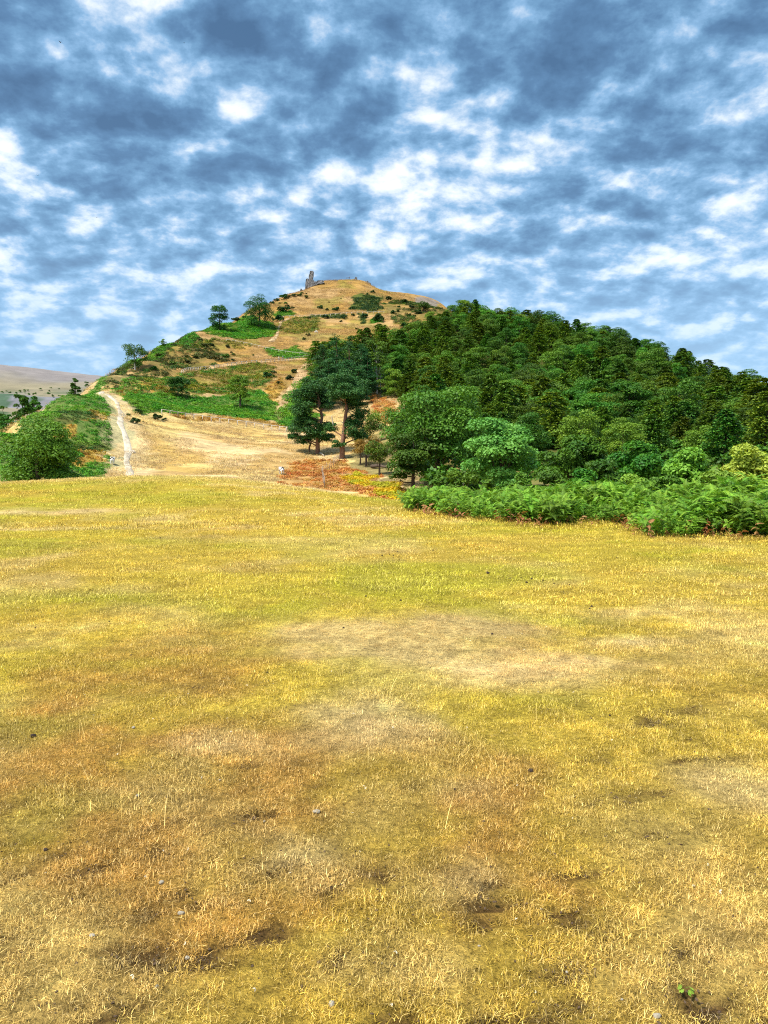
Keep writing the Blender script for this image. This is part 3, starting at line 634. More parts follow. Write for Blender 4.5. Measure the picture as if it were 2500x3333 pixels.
scatter('bracken_thicket', np.c_[x, y, H(x, y)], upright(len(x), rng, .24), s, rng.integers(0, 5, len(x)), ferns, 'bright green bracken thicket along the right edge of the meadow')
M['dead_bracken'] = leaf_mat('dead_bracken_leaf', (.3, .12, .05), (.5, .26, .1))

ed = NEARB[1:12]; kk = rng.integers(0, 10, 520); ff = rng.random(520)[:, None]; ep = ed[kk] * (1 - ff) + ed[kk + 1] * ff + rng.normal(size=(520, 2)) * np.array([.25, .38])
dead = [proto('dead_fern_%d' % i, gen_frond_plant(230 + i, .5, 5).mesh('dead_bracken_plant', M['dead_bracken'])) for i in range(2)]
scatter('withered_bracken', np.c_[ep[:110], H(ep[:110, 0], ep[:110, 1])], upright(110, rng, .5), rng.uniform(.3, .9, 110), rng.integers(0, 2, 110), dead, 'withered brown bracken along the foot of the green thicket')
ep[:, 1] -= .15; scatter('fringe_grass', np.c_[ep, H(ep[:, 0], ep[:, 1])], upright(520, rng, .15), rng.uniform(.5, 1.3, 520), rng.integers(0, 3, 520), [proto('fringe_tuft_%d' % i, t_.data) for i, t_ in enumerate(tufts[-3:])], 'longer straw grass fringing the bracken thicket', np.clip(GOLD * rng.uniform(.7, 1.1, (520, 1)), 0, .9))
clumps = {}
def clump_set(mat):
    if mat not in clumps: clumps[mat] = [gen_clump(300 + i, .75, .55, 42).mesh('bracken_clump', M[mat]) for i in range(3)]
    return [proto('clump_%d' % i, m) for i, m in enumerate(clumps[mat])]
def cover(name, zn, which, dens, mat, label, smin=.8, smax=1.5, thin=None, skip=()):
    Pn = []
    for i in which:
        p = ZN[zn][i]; x0, y0 = p.min(0) - 4; x1, y1 = p.max(0) + 4; n = int(dens * (x1 - x0) * (y1 - y0)); x = rng.uniform(x0, x1, n); y = rng.uniform(y0, y1, n)
        jx = x + (fbm(x, y, 5, 3, 71) - .5) * 5; jy = y + (fbm(x, y, 6, 3, 72) - .5) * 9
        k = inside(p, jx, jy)
        if thin: k &= rng.random(n) < sstep(thin[0], thin[1], fbm(x, y, thin[2], 3, 131))
        for z_ in skip: k &= ~zmask(z_, x, y)
        k &= path_dist(x, y) > 2.2
        Pn.append(np.c_[x[k], y[k]])
    q = np.concatenate(Pn); n = len(q)
    s = rng.uniform(smin, smax, n) * (.7 + .6 * fbm(q[:, 0], q[:, 1], 6, 2, 132))
    return scatter(name, np.c_[q, H(q[:, 0], q[:, 1]) - .05], upright(n, rng, .2), np.c_[s, s, s * rng.uniform(.7, 1.2, n)], rng.integers(0, 3, n), clump_set(mat), label)
cover('bracken', 'green', [0], 2.6, 'hill_bracken', 'bright green bracken on the steep left slope beside the pale path', .4, .85, skip=('gold', 'heather'))
cover('bracken', 'green', [1], 2.2, 'hill_bracken', 'broad green bracken band above the lower railing', .55, 1.05)
cover('bracken', 'green', [2], 1.3, 'hill_bracken', 'green bracken between the eroded track and the pines')
cover('bracken', 'green', [3], 1.3, 'hill_bracken', 'green bracken patch right above the middle railing')
cover('bracken', 'green', [4], 1.3, 'hill_bracken', 'green bracken patch under the two skyline trees')
cover('bracken', 'green', [5, 6], 1.3, 'hill_bracken', 'small green bracken patches beside the highest railing')
cover('bracken', 'green', [7], 1.3, 'hill_bracken', 'green bracken strip along the left skyline')
cover('yellowing_bracken', 'olive', [0, 3], .8, 'olive_bracken', 'yellowing bracken near the diagonal railing')
cover('yellowing_bracken', 'olive', [1], .8, 'olive_bracken', 'yellow green bracken patch right of the narrow upper track')
cover('yellowing_bracken', 'olive', [2], .85, 'olive_bracken', 'olive bracken and scrub below the middle railing', thin=(.22, .42, 9))
cover('yellowing_bracken', 'olive', [5], 1.1, 'hill_bracken', 'green and yellow bracken between the pale path and the middle railing', .6, 1.2, thin=(.3, .5, 8))
cover('yellowing_bracken', 'olive', [4], .8, 'olive_bracken', 'yellow scrub patch at the top edge of the wood')
cover('golden_bracken', 'gold', [0, 1, 2, 3, 4, 5], .8, 'gold_bracken', 'withered golden bracken around the green bracken bands', .6, 1.1)
cover('heather', 'heather', [0], .7, 'heather', 'dark brown heather with bare sandy gaps on the left shoulder', .8, 1.5, thin=(.30, .46, 9))
cover('heather', 'heather', [1, 2], 1.6, 'heather', 'brown heather tussocks on the left slope above the leafy bush', .4, .9)
cover('heather', 'heather', [3], .5, 'heather', 'brown and green heath on the right shoulder below the summit', .9, 1.8, thin=(.4, .55, 10))
cover('gorse', 'gorse', [0], .8, 'gorse', 'dark green gorse patch on the summit slope', .9, 1.6, thin=(.3, .45, 8))
cover('gorse', 'gorse', [1, 2], .7, 'gorse', 'dark green gorse under the highest railing', .8, 1.4)
cover('rust_bracken', 'rust', [0], 4.0, 'rust_bracken', 'rust red bracken beyond the crest around the fence stakes', .38, .75, thin=(.25, .42, 5), skip=('yellow',))
cover('rust_bracken', 'rust', [1], 1.3, 'rust_bracken', 'rust coloured bracken slope below the pale birch trunk', .6, 1.1)
cover('yellow_bracken', 'yellow', [0], 3.0, 'yellow_bracken', 'bright yellow bracken at the foot of the wood', .5, .9)

# ------------------------------------------------------------------ trees
def gen_broad(seed, rx, h, z0, leaf, n, ncl=26, flat=.62, cone=0.0, gap=1.0):
    """crown built of leaf clumps set around the limbs"""
    rng = np.random.default_rng(seed); mb = MB(); zc = (z0 + h) / 2; rz = (h - z0) / 2
    d = rng.normal(size=(ncl, 3)); d[:, 2] += .25; d /= np.linalg.norm(d, axis=1)[:, None]
    C = d * np.array([rx, rx, rz]) * rng.uniform(.55, .82, (ncl, 1)); rc = rx * rng.uniform(.26, .42, ncl) * gap
    C *= 1 + .16 * rng.normal(size=(len(C), 1)).clip(-1.5, 1.5)
    C[:, :2] *= (1 - cone * np.clip((C[:, 2:3] + rz) / (2 * rz), 0, 1)); C[:, 2] += zc
    C = np.r_[C, [[0, 0, zc]]]; rc = np.r_[rc, rx * .5]; w_ = rc ** 2; w_ /= w_.sum(); cid = rng.choice(len(C), n, p=w_); ct = rng.uniform(0, .5, len(C))
    e = rng.normal(size=(n, 3)); e[:, 2] = np.where(e[:, 2] < -.4, -e[:, 2], e[:, 2]); e /= np.linalg.norm(e, axis=1)[:, None]
    Pn = C[cid] + e * (rc[cid] * rng.uniform(.72, 1.1, n))[:, None] * np.array([1, 1, flat]); Pn[:, 2] = np.maximum(Pn[:, 2], np.maximum(z0 * .6, 0) + .25 * rc[cid] * rng.random(n))
    kx = rx / np.percentile(np.hypot(Pn[:, 0], Pn[:, 1]), 97); kz = (h - max(z0, 0)) / (np.percentile(Pn[:, 2], 99.6) - max(z0, 0))
    Pn = (Pn - np.array([0, 0, max(z0, 0)])) * np.array([kx, kx, kz]) + np.array([0, 0, max(z0, 0)]); C = (C - np.array([0, 0, max(z0, 0)])) * np.array([kx, kx, kz]) + np.array([0, 0, max(z0, 0)])
    nr = e * .55 + np.array([0, 0, .55]) + rng.normal(size=(n, 3)) * .45
    leaves(mb, Pn, nr, leaf * rng.uniform(.7, 1.3, n), leaf * rng.uniform(.45, .8, n), rng, ct[cid] + rng.uniform(0, .5, n)); return mb, C
def gen_conifer(seed, r, h, z0, leaf, n, droop=.35, power=.85, dens=6):
    rng = np.random.default_rng(seed); mb = MB(); Pn = []; Al = []
    lv = int((h - z0) / (h * .035)); per = max(2, int(n / (lv * dens)))
    for i in range(lv):
        f = (i + rng.uniform(-.3, .3)) / lv; z = z0 + (h - z0) * f
        for b in range(dens):
            az = rng.uniform(0, 6.283); L = r * max(1 - f, .03) ** power * rng.uniform(.65, 1.12); dv = np.array([math.cos(az), math.sin(az), 0]); sv = np.array([-dv[1], dv[0], 0])
            s = rng.uniform(.12, 1, per) ** .7; lat = rng.normal(size=per) * .16 * L * (1.15 - s)
            q = dv * (s * L)[:, None] + sv * lat[:, None]; q[:, 2] = z + .15 * L * s - droop * L * s * s + rng.normal(size=per) * .05 * L
            Pn.append(q); Al.append(np.broadcast_to(dv + np.array([0, 0, -.25]), (per, 3)) + sv * np.sign(lat)[:, None] * .6)
    Pn = np.concatenate(Pn); Al = np.concatenate(Al); m = len(Pn)
    leaves(mb, Pn, np.array([0, 0, 1.]) + rng.normal(size=(m, 3)) * .4, leaf * rng.uniform(.8, 1.5, m), leaf * rng.uniform(.35, .6, m), rng, rng.uniform(0, 1, m), Al); return mb
def gen_pads(seed, pads, leaf, n):
    """pine crown: flat pads of needle tufts; pads = (x, y, z, radius, thickness)"""
    rng = np.random.default_rng(seed); mb = MB(); pads = np.array(pads, float); w_ = pads[:, 3] ** 2; w_ /= w_.sum(); cid = rng.choice(len(pads), n, p=w_)
    e = rng.normal(size=(n, 3)); e /= np.linalg.norm(e, axis=1)[:, None]; e[:, 2] = np.where(e[:, 2] < -.3, -e[:, 2], e[:, 2]); p = pads[cid]
    sub = rng.normal(size=(len(pads), 7, 3)) * .42; so = sub[cid, rng.integers(0, 7, n)]
    Pn = p[:, :3] + (e * rng.uniform(.3, .62, (n, 1)) + so) * np.c_[p[:, 3], p[:, 3], p[:, 4]]
    leaves(mb, Pn, e * .5 + np.array([0, 0, .6]) + rng.normal(size=(n, 3)) * .6, leaf * rng.uniform(.8, 1.5, n), leaf * rng.uniform(.3, .5, n), rng, rng.uniform(0, 1, n)); return mb
def gen_trunk(seed, h, r, limbs=(), bend=.04, sides=7):
    rng = np.random.default_rng(seed); mb = MB(); z = np.linspace(-.4, h, 8); wob = np.cumsum(rng.normal(size=(8, 2)), 0) * bend * h / 8
    pts = np.c_[wob, z]; V, Fq = tube(pts, r * (1 - .85 * np.clip(z / h, 0, 1)) * np.where(z < .2, 1.35, 1), sides); mb.add(V, Fq)
    for q in limbs:
        q = np.asarray(q, float); f = min(max(q[2] * .62 / h, .12), .92); b = np.array([np.interp(f * h, z, pts[:, 0]), np.interp(f * h, z, pts[:, 1]), f * h])
        md = (b + q) / 2 + np.array([0, 0, -.06 * h]) + rng.normal(size=3) * .03 * h; rr = r * .42 * (1 - f * .6)
        V, Fq = tube([b, md, q], [rr, rr * .6, rr * .22], 5); mb.add(V, Fq)
    return mb
def tree(name, label, loc, crown, trunk, cat='tree', group=None, rotz=0., scale=None):
    r = obj(name, None, None, loc, rotz, scale); r.empty_display_size = .5; tag(r, label, cat, group)
    if trunk is not None: obj('trunk', trunk, r)
    obj('crown', crown, r); return r

HERO = [  # name, label, px, depth, top row, width px, material, leaves, leaf size, clumps, base share, flat
    ('broadleaf_tree', 'big dark green tree right behind the bright domed tree, tallest at the wood edge', 1425, 86, 1264, 330, 'dark', 17000, .34, 34, .04, .55),
    ('broadleaf_tree', 'dark leafy tree at the left end of the bracken thicket', 1345, 80, 1395, 190, 'dark', 9000, .3, 20, .05, .6),
    ('broadleaf_tree', 'bright green dome shaped tree behind the bracken thicket', 1640, 62, 1362, 275, 'round', 17000, .26, 30, .03, .5),
    ('broadleaf_tree', 'mid green spreading tree right of the bright domed tree', 1865, 58, 1418, 245, 'broad', 12000, .27, 26, .03, .6),
    ('broadleaf_tree', 'mid green rounded tree, third from the right above the thicket', 2075, 54, 1440, 240, 'broad', 12000, .26, 26, .03, .6),
    ('broadleaf_tree', 'low dark shrubby tree between the two mid green trees', 1965, 50, 1500, 170, 'dark', 7000, .24, 18, .03, .6),
    ('broadleaf_tree', 'light green young tree with upright shoots, second from the right edge', 2235, 40, 1462, 190, 'light', 9500, .19, 26, .02, .8),
    ('broadleaf_tree', 'yellow green tree at the right edge of the picture', 2440, 38, 1452, 230, 'yellowgreen', 9500, .19, 26, .02, .7),
    ('shrub', 'low green shrub squeezed between the dark tree and the bracken', 1510, 56, 1535, 150, 'broad', 5000, .22, 16, .02, .6),
    ('shrub', 'low green shrub under the right side of the domed tree', 1775, 50, 1535, 150, 'broad', 5000, .22, 16, .02, .6),
    ('shrub', 'light green shrub at the dip in the bracken thicket', 2330, 33, 1535, 170, 'light', 6000, .16, 18, .02, .7),
    ('shrub', 'green shrub in front of the mid green spreading tree', 1905, 43, 1528, 150, 'broad', 6000, .19, 18, .02, .65),
    ('shrub', 'dark green shrub just behind the middle of the thicket', 1700, 47, 1540, 130, 'dark', 5000, .2, 16, .02, .65),
    ('shrub', 'bright shrub left of the dip in the thicket', 2060, 39, 1545, 150, 'light', 6000, .17, 18, .02, .65),
    ('shrub', 'green shrub right of the dip below the yellow green tree', 2150, 36, 1550, 120, 'broad', 5000, .16, 16, .02, .65),
    ('broadleaf_tree', 'large dark leafy bush filling the left edge beyond the crest', 118, 47, 1366, 262, 'dark', 21000, .16, 44, -.3, .85),
]
for i, (nm, lb, px, d, tp, wpx, mt, nl, lf, nc, zb, fl) in enumerate(HERO):
    t_ = at(px, tp, d); z = ground(t_[0], d); h = t_[2] - z; rx = wpx * d / F / 2
    mb, C = gen_broad(400 + i, rx, h, h * zb, lf, nl, nc, fl, cone=.25 if mt == 'light' else .1)
    tr = gen_trunk(400 + i, h * .8, .035 * h, C[:10])
    tree(nm, lb, (t_[0], d, z), mb.mesh('crown', M[mt]), tr.mesh('trunk', M['bark'], True), 'shrub' if nm == 'shrub' else 'tree')

# single trees standing on the open slope
SLOPE = [ # label, px, base row, top row, width px, material, leaves, leaf, clumps, base share, gap, depth (None = where it meets the slope)
    ('airy tree standing on the skyline left of the bigger skyline tree', 715, 1076, 992, 70, 'deep', 6500, .42, 34, -.15, .75, None),
    ('bigger dense tree on the skyline above the upper bracken patch', 845, 1066, 965, 98, 'deep', 11000, .42, 40, -.2, .85, None),
    ('sparse tree on the left skyline with pale branches showing', 440, 1203, 1120, 92, 'dark', 3400, .38, 30, -.1, .65, None),
    ('tiny tree on the left skyline between the sparse tree and the heather', 531, 1130, 1104, 24, 'broad', 350, .4, 10, .1, .8, None),
    ('round almost black bush in the green bracken band', 580, 1292, 1226, 72, 'deep', 5000, .32, 24, .0, .9, None),
    ('blue green egg shaped tree in the middle of the bracken band', 782, 1326, 1220, 78, 'broad', 4200, .36, 26, .0, .8, None),
    ('small dark tree on the left spur against the far moor', 245, 1275, 1232, 34, 'dark', 2000, .35, 18, -.2, .9, None),
    ('tiny bush on the left spur right of the small dark tree', 283, 1256, 1243, 14, 'dark', 250, .3, 6, .0, .8, None),
    ('dark rounded tree on the right shoulder below the scree', 1379, 1016, 981, 48, 'dark', 2200, .5, 16, .0, .9, None),
    ('left one of the paired trees behind the left spur', 75, 1400, 1285, 62, 'broad', 7000, .3, 30, -.3, .95, 150),
    ('right one of the paired trees behind the left spur', 112, 1385, 1290, 52, 'dark', 6500, .3, 30, -.3, .95, 156),
    ('dark tree low at the left picture edge behind the spur', 22, 1420, 1350, 48, 'dark', 4500, .34, 24, -.3, .95, 165),
    ('bluish tree at the far left edge before the limestone cliff', 2, 1400, 1322, 42, 'dark', 2600, .6, 18, -.3, .95, 230),
]
for i, (lb, px, bs, tp, wpx, mt, nl, lf, nc, zb, gap, dd) in enumerate(SLOPE):
    if dd is None: p = hit(px, bs, 60)
    else:
        q = at(px, bs, dd); p = np.array([q[0], dd, ground(q[0], dd)])
    t_ = at(px, tp, p[1]); h = t_[2] - p[2]; rx = wpx * p[1] / F / 2
    if dd is not None: zb = max(.05, (at(px, bs + 25, dd)[2] - p[2]) / h)
    mb, C = gen_broad(500 + i, rx, h, h * zb, lf, nl, nc, .7, cone=.3 if dd is None else .1, gap=gap)
    tr = gen_trunk(500 + i, h * .85, .028 * h + .05, C[:14])
    tree('hawthorn_tree' if h > 3 else 'bush', lb, p, mb.mesh('crown', M[mt]), tr.mesh('trunk', M['bark'] if i != 2 else M['birch_bark'], True), 'tree' if h > 3 else 'bush')

# the pines beside the golden slope
def pine(label, px, bs, tp, pads_px, trunk_px, tr, seed, nl, leaf, dead=()):
    p = hit(px, bs, 60); d = p[1]; k = d / F
    def loc(qx, qy, dy=0.0): a = at(qx, qy, d + dy); return (a[0] - p[0], dy, a[2] - p[2])
    r_ = np.random.default_rng(seed); pads = []
    for qx, qy, w_, hh in pads_px:
        c_ = loc(qx, qy, r_.normal() * w_ * k * .35); pads.append((*c_, w_ * k / 2, hh * k * .68))
        c_ = loc(qx + r_.normal() * w_ * .15, qy, (1 if r_.random() < .5 else -1) * w_ * k * .4); pads.append((*c_, w_ * k * .45, hh * k * .68))
    root = obj('scots_pine', None, None, p); root.empty_display_size = .5; tag(root, label, 'tree', 'pines beside the golden slope')
    tp_ = [loc(*q) for q in trunk_px]; tp_ = [(tp_[0][0], tp_[0][1], -.5)] + tp_
    V, Fq = tube(tp_, np.linspace(tr, tr * .35, len(tp_)), 8); mb = MB().add(V, Fq); obj('trunk', mb.mesh('trunk', M['pine_bark'], True), root)
    lm = MB()
    for pd in pads[::2]:
        z = min(max(pd[2] - .8, 1.5), tp_[-1][2]); b = np.array([np.interp(z, [q[2] for q in tp_], [q[0] for q in tp_]), 0, z - .3])
        V, Fq = tube([b, (b + np.array(pd[:3])) / 2 + np.array([0, 0, .1]), pd[:3]], [tr * .32, tr * .22, tr * .08], 5); lm.add(V, Fq)
    obj('limbs', lm.mesh('limbs', M['pine_bark'], True), root)
    for (a, b, c_) in dead:
        V, Fq = tube([loc(*a), loc(*b), loc(*c_)], [.11, .07, .03], 5); obj('dead_branch', MB().add(V, Fq).mesh('dead_branch', M['dead_wood'], True), root)
    obj('crown', gen_pads(seed, pads, leaf, nl).mesh('crown', M['pine_front']), root)
    return root
pine('left pine of the front pair with low drooping boughs and bleached dead branches', 1036, 1478, 1240,
     [(1010, 1262, 80, 34), (985, 1285, 70, 34), (1040, 1290, 80, 34), (1000, 1318, 90, 36), (1050, 1325, 60, 30), (985, 1350, 70, 34), (1010, 1378, 80, 34), (1060, 1392, 60, 28), (975, 1402, 70, 30), (1020, 1412, 90, 30), (990, 1432, 60, 24), (955, 1422, 40, 16), (1062, 1424, 50, 22)],
     [(1034, 1440), (1040, 1400), (1048, 1360), (1040, 1310), (1030, 1265)], .40, 601, 32000, .30,
     [((1048, 1375), (1052, 1350), (1040, 1325)), ((1045, 1340), (1035, 1320), (1036, 1308)), ((1043, 1350), (1050, 1335), (1062, 1332))])
pine('right pine of the front pair with a tall bare reddish trunk', 1112, 1492, 1222,
     [(1120, 1238, 90, 34), (1092, 1255, 80, 34), (1148, 1258, 80, 34), (1125, 1280, 110, 38), (1090, 1290, 60, 30), (1165, 1292, 60, 36), (1150, 1320, 70, 40), (1172, 1345, 50, 40), (1160, 1378, 60, 34), (1150, 1410, 70, 36), (1175, 1425, 50, 30), (1080, 1400, 50, 26), (1100, 1448, 44, 20)],
     [(1114, 1450), (1118, 1420), (1122, 1380), (1128, 1330), (1124, 1290), (1120, 1250)], .44, 602, 33000, .30,
     [((1126, 1370), (1140, 1366), (1157, 1376)), ((1126, 1360), (1136, 1356), (1144, 1354)), ((1122, 1380), (1114, 1375), (1110, 1372)), ((1126, 1340), (1138, 1342), (1148, 1352)), ((1085, 1385), (1080, 1355), (1092, 1347))])
pine('small crooked pine sapling left of the front pine pair', 1006, 1470, 1400, [(1000, 1432, 40, 22), (1014, 1422, 30, 18)], [(1007, 1455), (1013, 1440), (1010, 1425)], .2, 603, 700, .3)

def slope_tree(name, label, px, bs, tp, wpx, mt, bark, nl, lf, nc, zb, gap=.8, tr=.03, cone=.1, group=None):
    p = hit(px, bs, 60); h = at(px, tp, p[1])[2] - p[2]; rx = wpx * p[1] / F / 2
    mb, C = gen_broad(int(px), rx, h, h * zb, lf, nl, nc, .75, cone, gap); t_ = gen_trunk(int(px), h * .9, tr * h, C[:12], .05)
    tree(name, label, p, mb.mesh('crown', M[mt]), t_.mesh('trunk', M[bark], True), 'tree', group)
slope_tree('thorn_tree', 'small brown leaved twisted tree right of the pines', 1192, 1518, 1418, 105, 'brown_leaf', 'bark', 3800, .2, 30, .22, .7, .04)
slope_tree('thorn_tree', 'thin straight dark tree just left of the brown leaved tree', 1172, 1512, 1430, 55, 'brown_leaf', 'bark', 900, .2, 14, .35, .7, .03)
slope_tree('thorn_tree', 'small green tree with a slim bare trunk at the foot of the wood', 1236, 1545, 1435, 95, 'broad', 'bark', 4200, .2, 26, .2, .8, .035)
slope_tree('birch_tree', 'slender olive birch with a pale bare trunk in front of the dark wood', 1228, 1284, 1108, 82, 'larch', 'birch_bark', 4000, .42, 30, .3, .75, .016, .35)
slope_tree('birch_tree', 'second thin birch just right of the pale birch', 1240, 1282, 1190, 40, 'larch', 'birch_bark', 500, .42, 12, .55, .7, .012, .3)
slope_tree('shrub', 'grey green shrub below the rust coloured slope', 1255, 1400, 1325, 120, 'broad', 'bark', 2600, .3, 22, .0, .9, .02)

slope_tree('shrub', 'green shrub right behind the tall bare trunk of the right pine', 1205, 1440, 1350, 90, 'broad', 'bark', 2600, .28, 20, .0, .9, .02)
slope_tree('shrub', 'dark shrub at the lower end of the rust coloured slope', 1302, 1440, 1335, 120, 'dark', 'bark', 3600, .28, 24, .0, .9, .02)
# the dark pines behind the front pair
for i, (px, bs, tp, w_) in enumerate([(1050, 1285, 1125, 90), (1095, 1290, 1100, 110), (1140, 1290, 1105, 110), (1180, 1288, 1125, 80), (1070, 1315, 1170, 100), (1125, 1320, 1175, 110), (1165, 1320, 1190, 90), (1195, 1300, 1150, 70), (1050, 1335, 1215, 80)]):
    p = hit(px, bs, 60); k = p[1] / F; h = at(px, tp, p[1])[2] - p[2]; r_ = np.random.default_rng(640 + i); rr = w_ * k / 2
    pads = [(*(r_.normal(size=2) * rr * .5 * (1.15 - f)), h * f, rr * (1.15 - .65 * f) * r_.uniform(.5, .75), h * .06) for f in np.linspace(.18, .97, 22)]
    tree('scots_pine', 'dark dense pine in the tight clump behind the two front pines', p, gen_pads(650 + i, pads, .40, 8500).mesh('crown', M['pine']), gen_trunk(650 + i, h * .95, .32, [q[:3] for q in pads[::3]]).mesh('trunk', M['pine_bark'], True), 'tree', 'pine clump behind the front pines')

# ---- the wood on the right slope
KIND = []
for i in range(4):
    mb, C = gen_broad(700 + i, 4.7, 10, -1.5, .36, 7500, 40, .6, .2, .85); KIND.append(('broadleaf_tree', mb.mesh('crown', M['broad']), gen_trunk(700 + i, 8, .28, C[:8]).mesh('trunk', M['bark'], True)))
for i in range(2):
    mb, C = gen_broad(710 + i, 4.3, 10, -1.5, .36, 7500, 36, .6, .3, .85); KIND.append(('broadleaf_tree', mb.mesh('crown', M['dark']), gen_trunk(710 + i, 8, .28, C[:8]).mesh('trunk', M['bark'], True)))
for i in range(3):
    KIND.append(('fir_tree', gen_conifer(720 + i, 4.4, 10.5, .5, .55, 6000, .45, .5, 8).mesh('crown', M['conifer']), gen_trunk(720 + i, 9.6, .26).mesh('trunk', M['bark'], True)))
for i in range(3):
    KIND.append(('larch_tree', gen_conifer(730 + i, 4.4, 10.5, .6, .52, 6000, .3, .42, 8).mesh('crown', M['larch']), gen_trunk(730 + i, 9.6, .24).mesh('trunk', M['bark'], True)))
rng = np.random.default_rng(77)
cand = np.c_[rng.uniform(-25, 290, 16000), rng.uniform(90, 480, 16000)]; cand = cand[inside(FOREST, cand[:, 0], cand[:, 1])]
cand = cand[np.abs(cand[:, 0]) < .66 * cand[:, 1] + 8]
pts = []; cell = {}
for q in cand:
    r_ = 5.0 if q[1] < 180 else 6.0; key = (int(q[0] // 8), int(q[1] // 8)); ok = True
    for a in (-1, 0, 1):
        for b in (-1, 0, 1):
            for p in cell.get((key[0] + a, key[1] + b), ()):
                if (p[0] - q[0]) ** 2 + (p[1] - q[1]) ** 2 < r_ * r_: ok = False
    if ok: pts.append(q); cell.setdefault(key, []).append(q)
pts = np.array(pts); pz = H(pts[:, 0], pts[:, 1])
# how much of each tree stands above the nearer ones along its line of sight
hts = rng.uniform(.52, .98, len(pts)) * np.where(pts[:, 1] < 130, .8, 1); nz = fbm(pts[:, 0], pts[:, 1], 60, 2, 141)
kd = np.empty(len(pts), int)
for i, (x, y) in enumerate(pts):
    u = rng.random(); n_ = nz[i]; upper = y > 250 and x < 75
    if upper: kd[i] = rng.choice([9, 10, 11, 9, 6, 0, 1, 3])
    elif n_ > .56: kd[i] = rng.choice([6, 7, 9, 10, 11, 0, 2, 3])
    elif n_ < .44: kd[i] = rng.choice([0, 1, 2, 3, 4, 5, 6, 9])
    else: kd[i] = rng.choice([0, 2, 4, 5, 6, 7, 9, 10, 11])
tall = np.where(kd >= 6, 10.5, 10.) * hts
az = pts[:, 0] / pts[:, 1]; el = (pz + tall - CZ) / pts[:, 1]; show = np.empty(len(pts)); order = np.argsort(pts[:, 1])
bins = np.full(400, -9.0)
for i in order:
    b0 = int((az[i] + .7) * 280); hw = max(1, int(3.2 / pts[i, 1] * 280)); sl = slice(max(0, b0 - hw), min(400, b0 + hw + 1))
    prev = bins[sl].mean(); show[i] = max(0., el[i] - max(prev, (pz[i] - CZ) / pts[i, 1])) * (7 / pts[i, 1]); bins[sl] = np.maximum(bins[sl], el[i])
rank = np.argsort(-show); single = set(rank[:290].tolist())
LAB = {'broadleaf_tree': 'rounded leafy tree', 'fir_tree': 'dark pointed conifer', 'larch_tree': 'olive feathery larch'}
sky_i = np.array([el[i] >= el[np.abs(az - az[i]) < .012].max() - .012 for i in range(len(pts))])
rest = []
for i in range(len(pts)):
    s = hts[i]; w_ = s * rng.uniform(1.05, 1.4); rz = rng.uniform(0, 6.28)
    if i in single:
        nm, cr, tr = KIND[kd[i]]; rowl = ' along the skyline of the wood' if sky_i[i] else (' at the lower front of the wood' if pts[i, 1] < 150 else ' halfway up the wood'); third = (' near its left end' if az[i] < .14 else (' in its middle stretch' if az[i] < .33 else ' near its right end'))
        tree(nm, LAB[nm] + rowl + third, (pts[i, 0], pts[i, 1], pz[i]), cr, tr, 'tree', 'wood on the right slope: ' + nm.replace('_', ' ') + 's', rz, (w_, w_, s))
    else: rest.append((i, w_, s, rz))
ri = np.array([r_[0] for r_ in rest])
print('WOOD', len(pts), 'single', len(single))
scatter('distant_wood', np.c_[pts[ri], pz[ri]], np.array([(0, 0, r_[3]) for r_ in rest]), np.array([(r_[1], r_[1], r_[2]) for r_ in rest]), kd[ri], [proto('wood_%02d' % i, k[1]) for i, k in enumerate(KIND)], 'crowns filling the depth of the wood between the nearer trees')
# low growth under the wood
n = 5200; x = rng.uniform(0, 260, n); y = rng.uniform(62, 470, n)
k = (inside(FOREST, x, y) | ((y < 104) & (x > .045 * y) & (x < .6 * y + 8) & (y > 68)) | ((y < 155) & (y >= 104) & (x > .035 * y) & (x < .12 * y))); x, y = x[k], y[k]
us_ = [proto('under_%d' % i, gen_broad(760 + i, 1.6, 2.2, .0, .5, 260, 8, .7)[0].mesh('undergrowth', M['dark'])) for i in range(2)]
scatter('undergrowth', np.c_[x, y, H(x, y)], upright(len(x), rng, .05), rng.uniform(.7, 1.3, len(x)), rng.integers(0, 2, len(x)), us_, 'dark undergrowth on the floor of the wood')

# ---- bushes dotted over the hill
BUSH = [gen_broad(800 + i, 1.0, 1.15, .0, .3, 520, 9, .7)[0] for i in range(3)]
BM = {k: [b.mesh('bush', M[k]) for b in BUSH] for k in ('gorse', 'heather')}
BL = {'summit': ('small dark bush on the bare tan slope below the castle ruin', 'bushes under the ruin'), 'ridge': ('dark bush on the left skyline above the upper bracken patch', 'skyline bushes'),
      'rail': ('dark gorse bush close to the highest railing', 'bushes by the highest railing'), 'right': ('dark bush on the right shoulder of the summit slope', 'bushes on the right shoulder'),
      'shoulder': ('dark heather bush on the sandy left shoulder above the middle railing', 'bushes on the sandy shoulder'), 'track': ('gorse bush beside the eroded track below the middle railing', 'bushes by the eroded track'),
      'path': ('round gorse bush at the right side of the pale path', 'bushes by the pale path'), 'upper': ('low dark bush on the sandy slope between upper and middle railings', 'bushes on the sandy slope')}
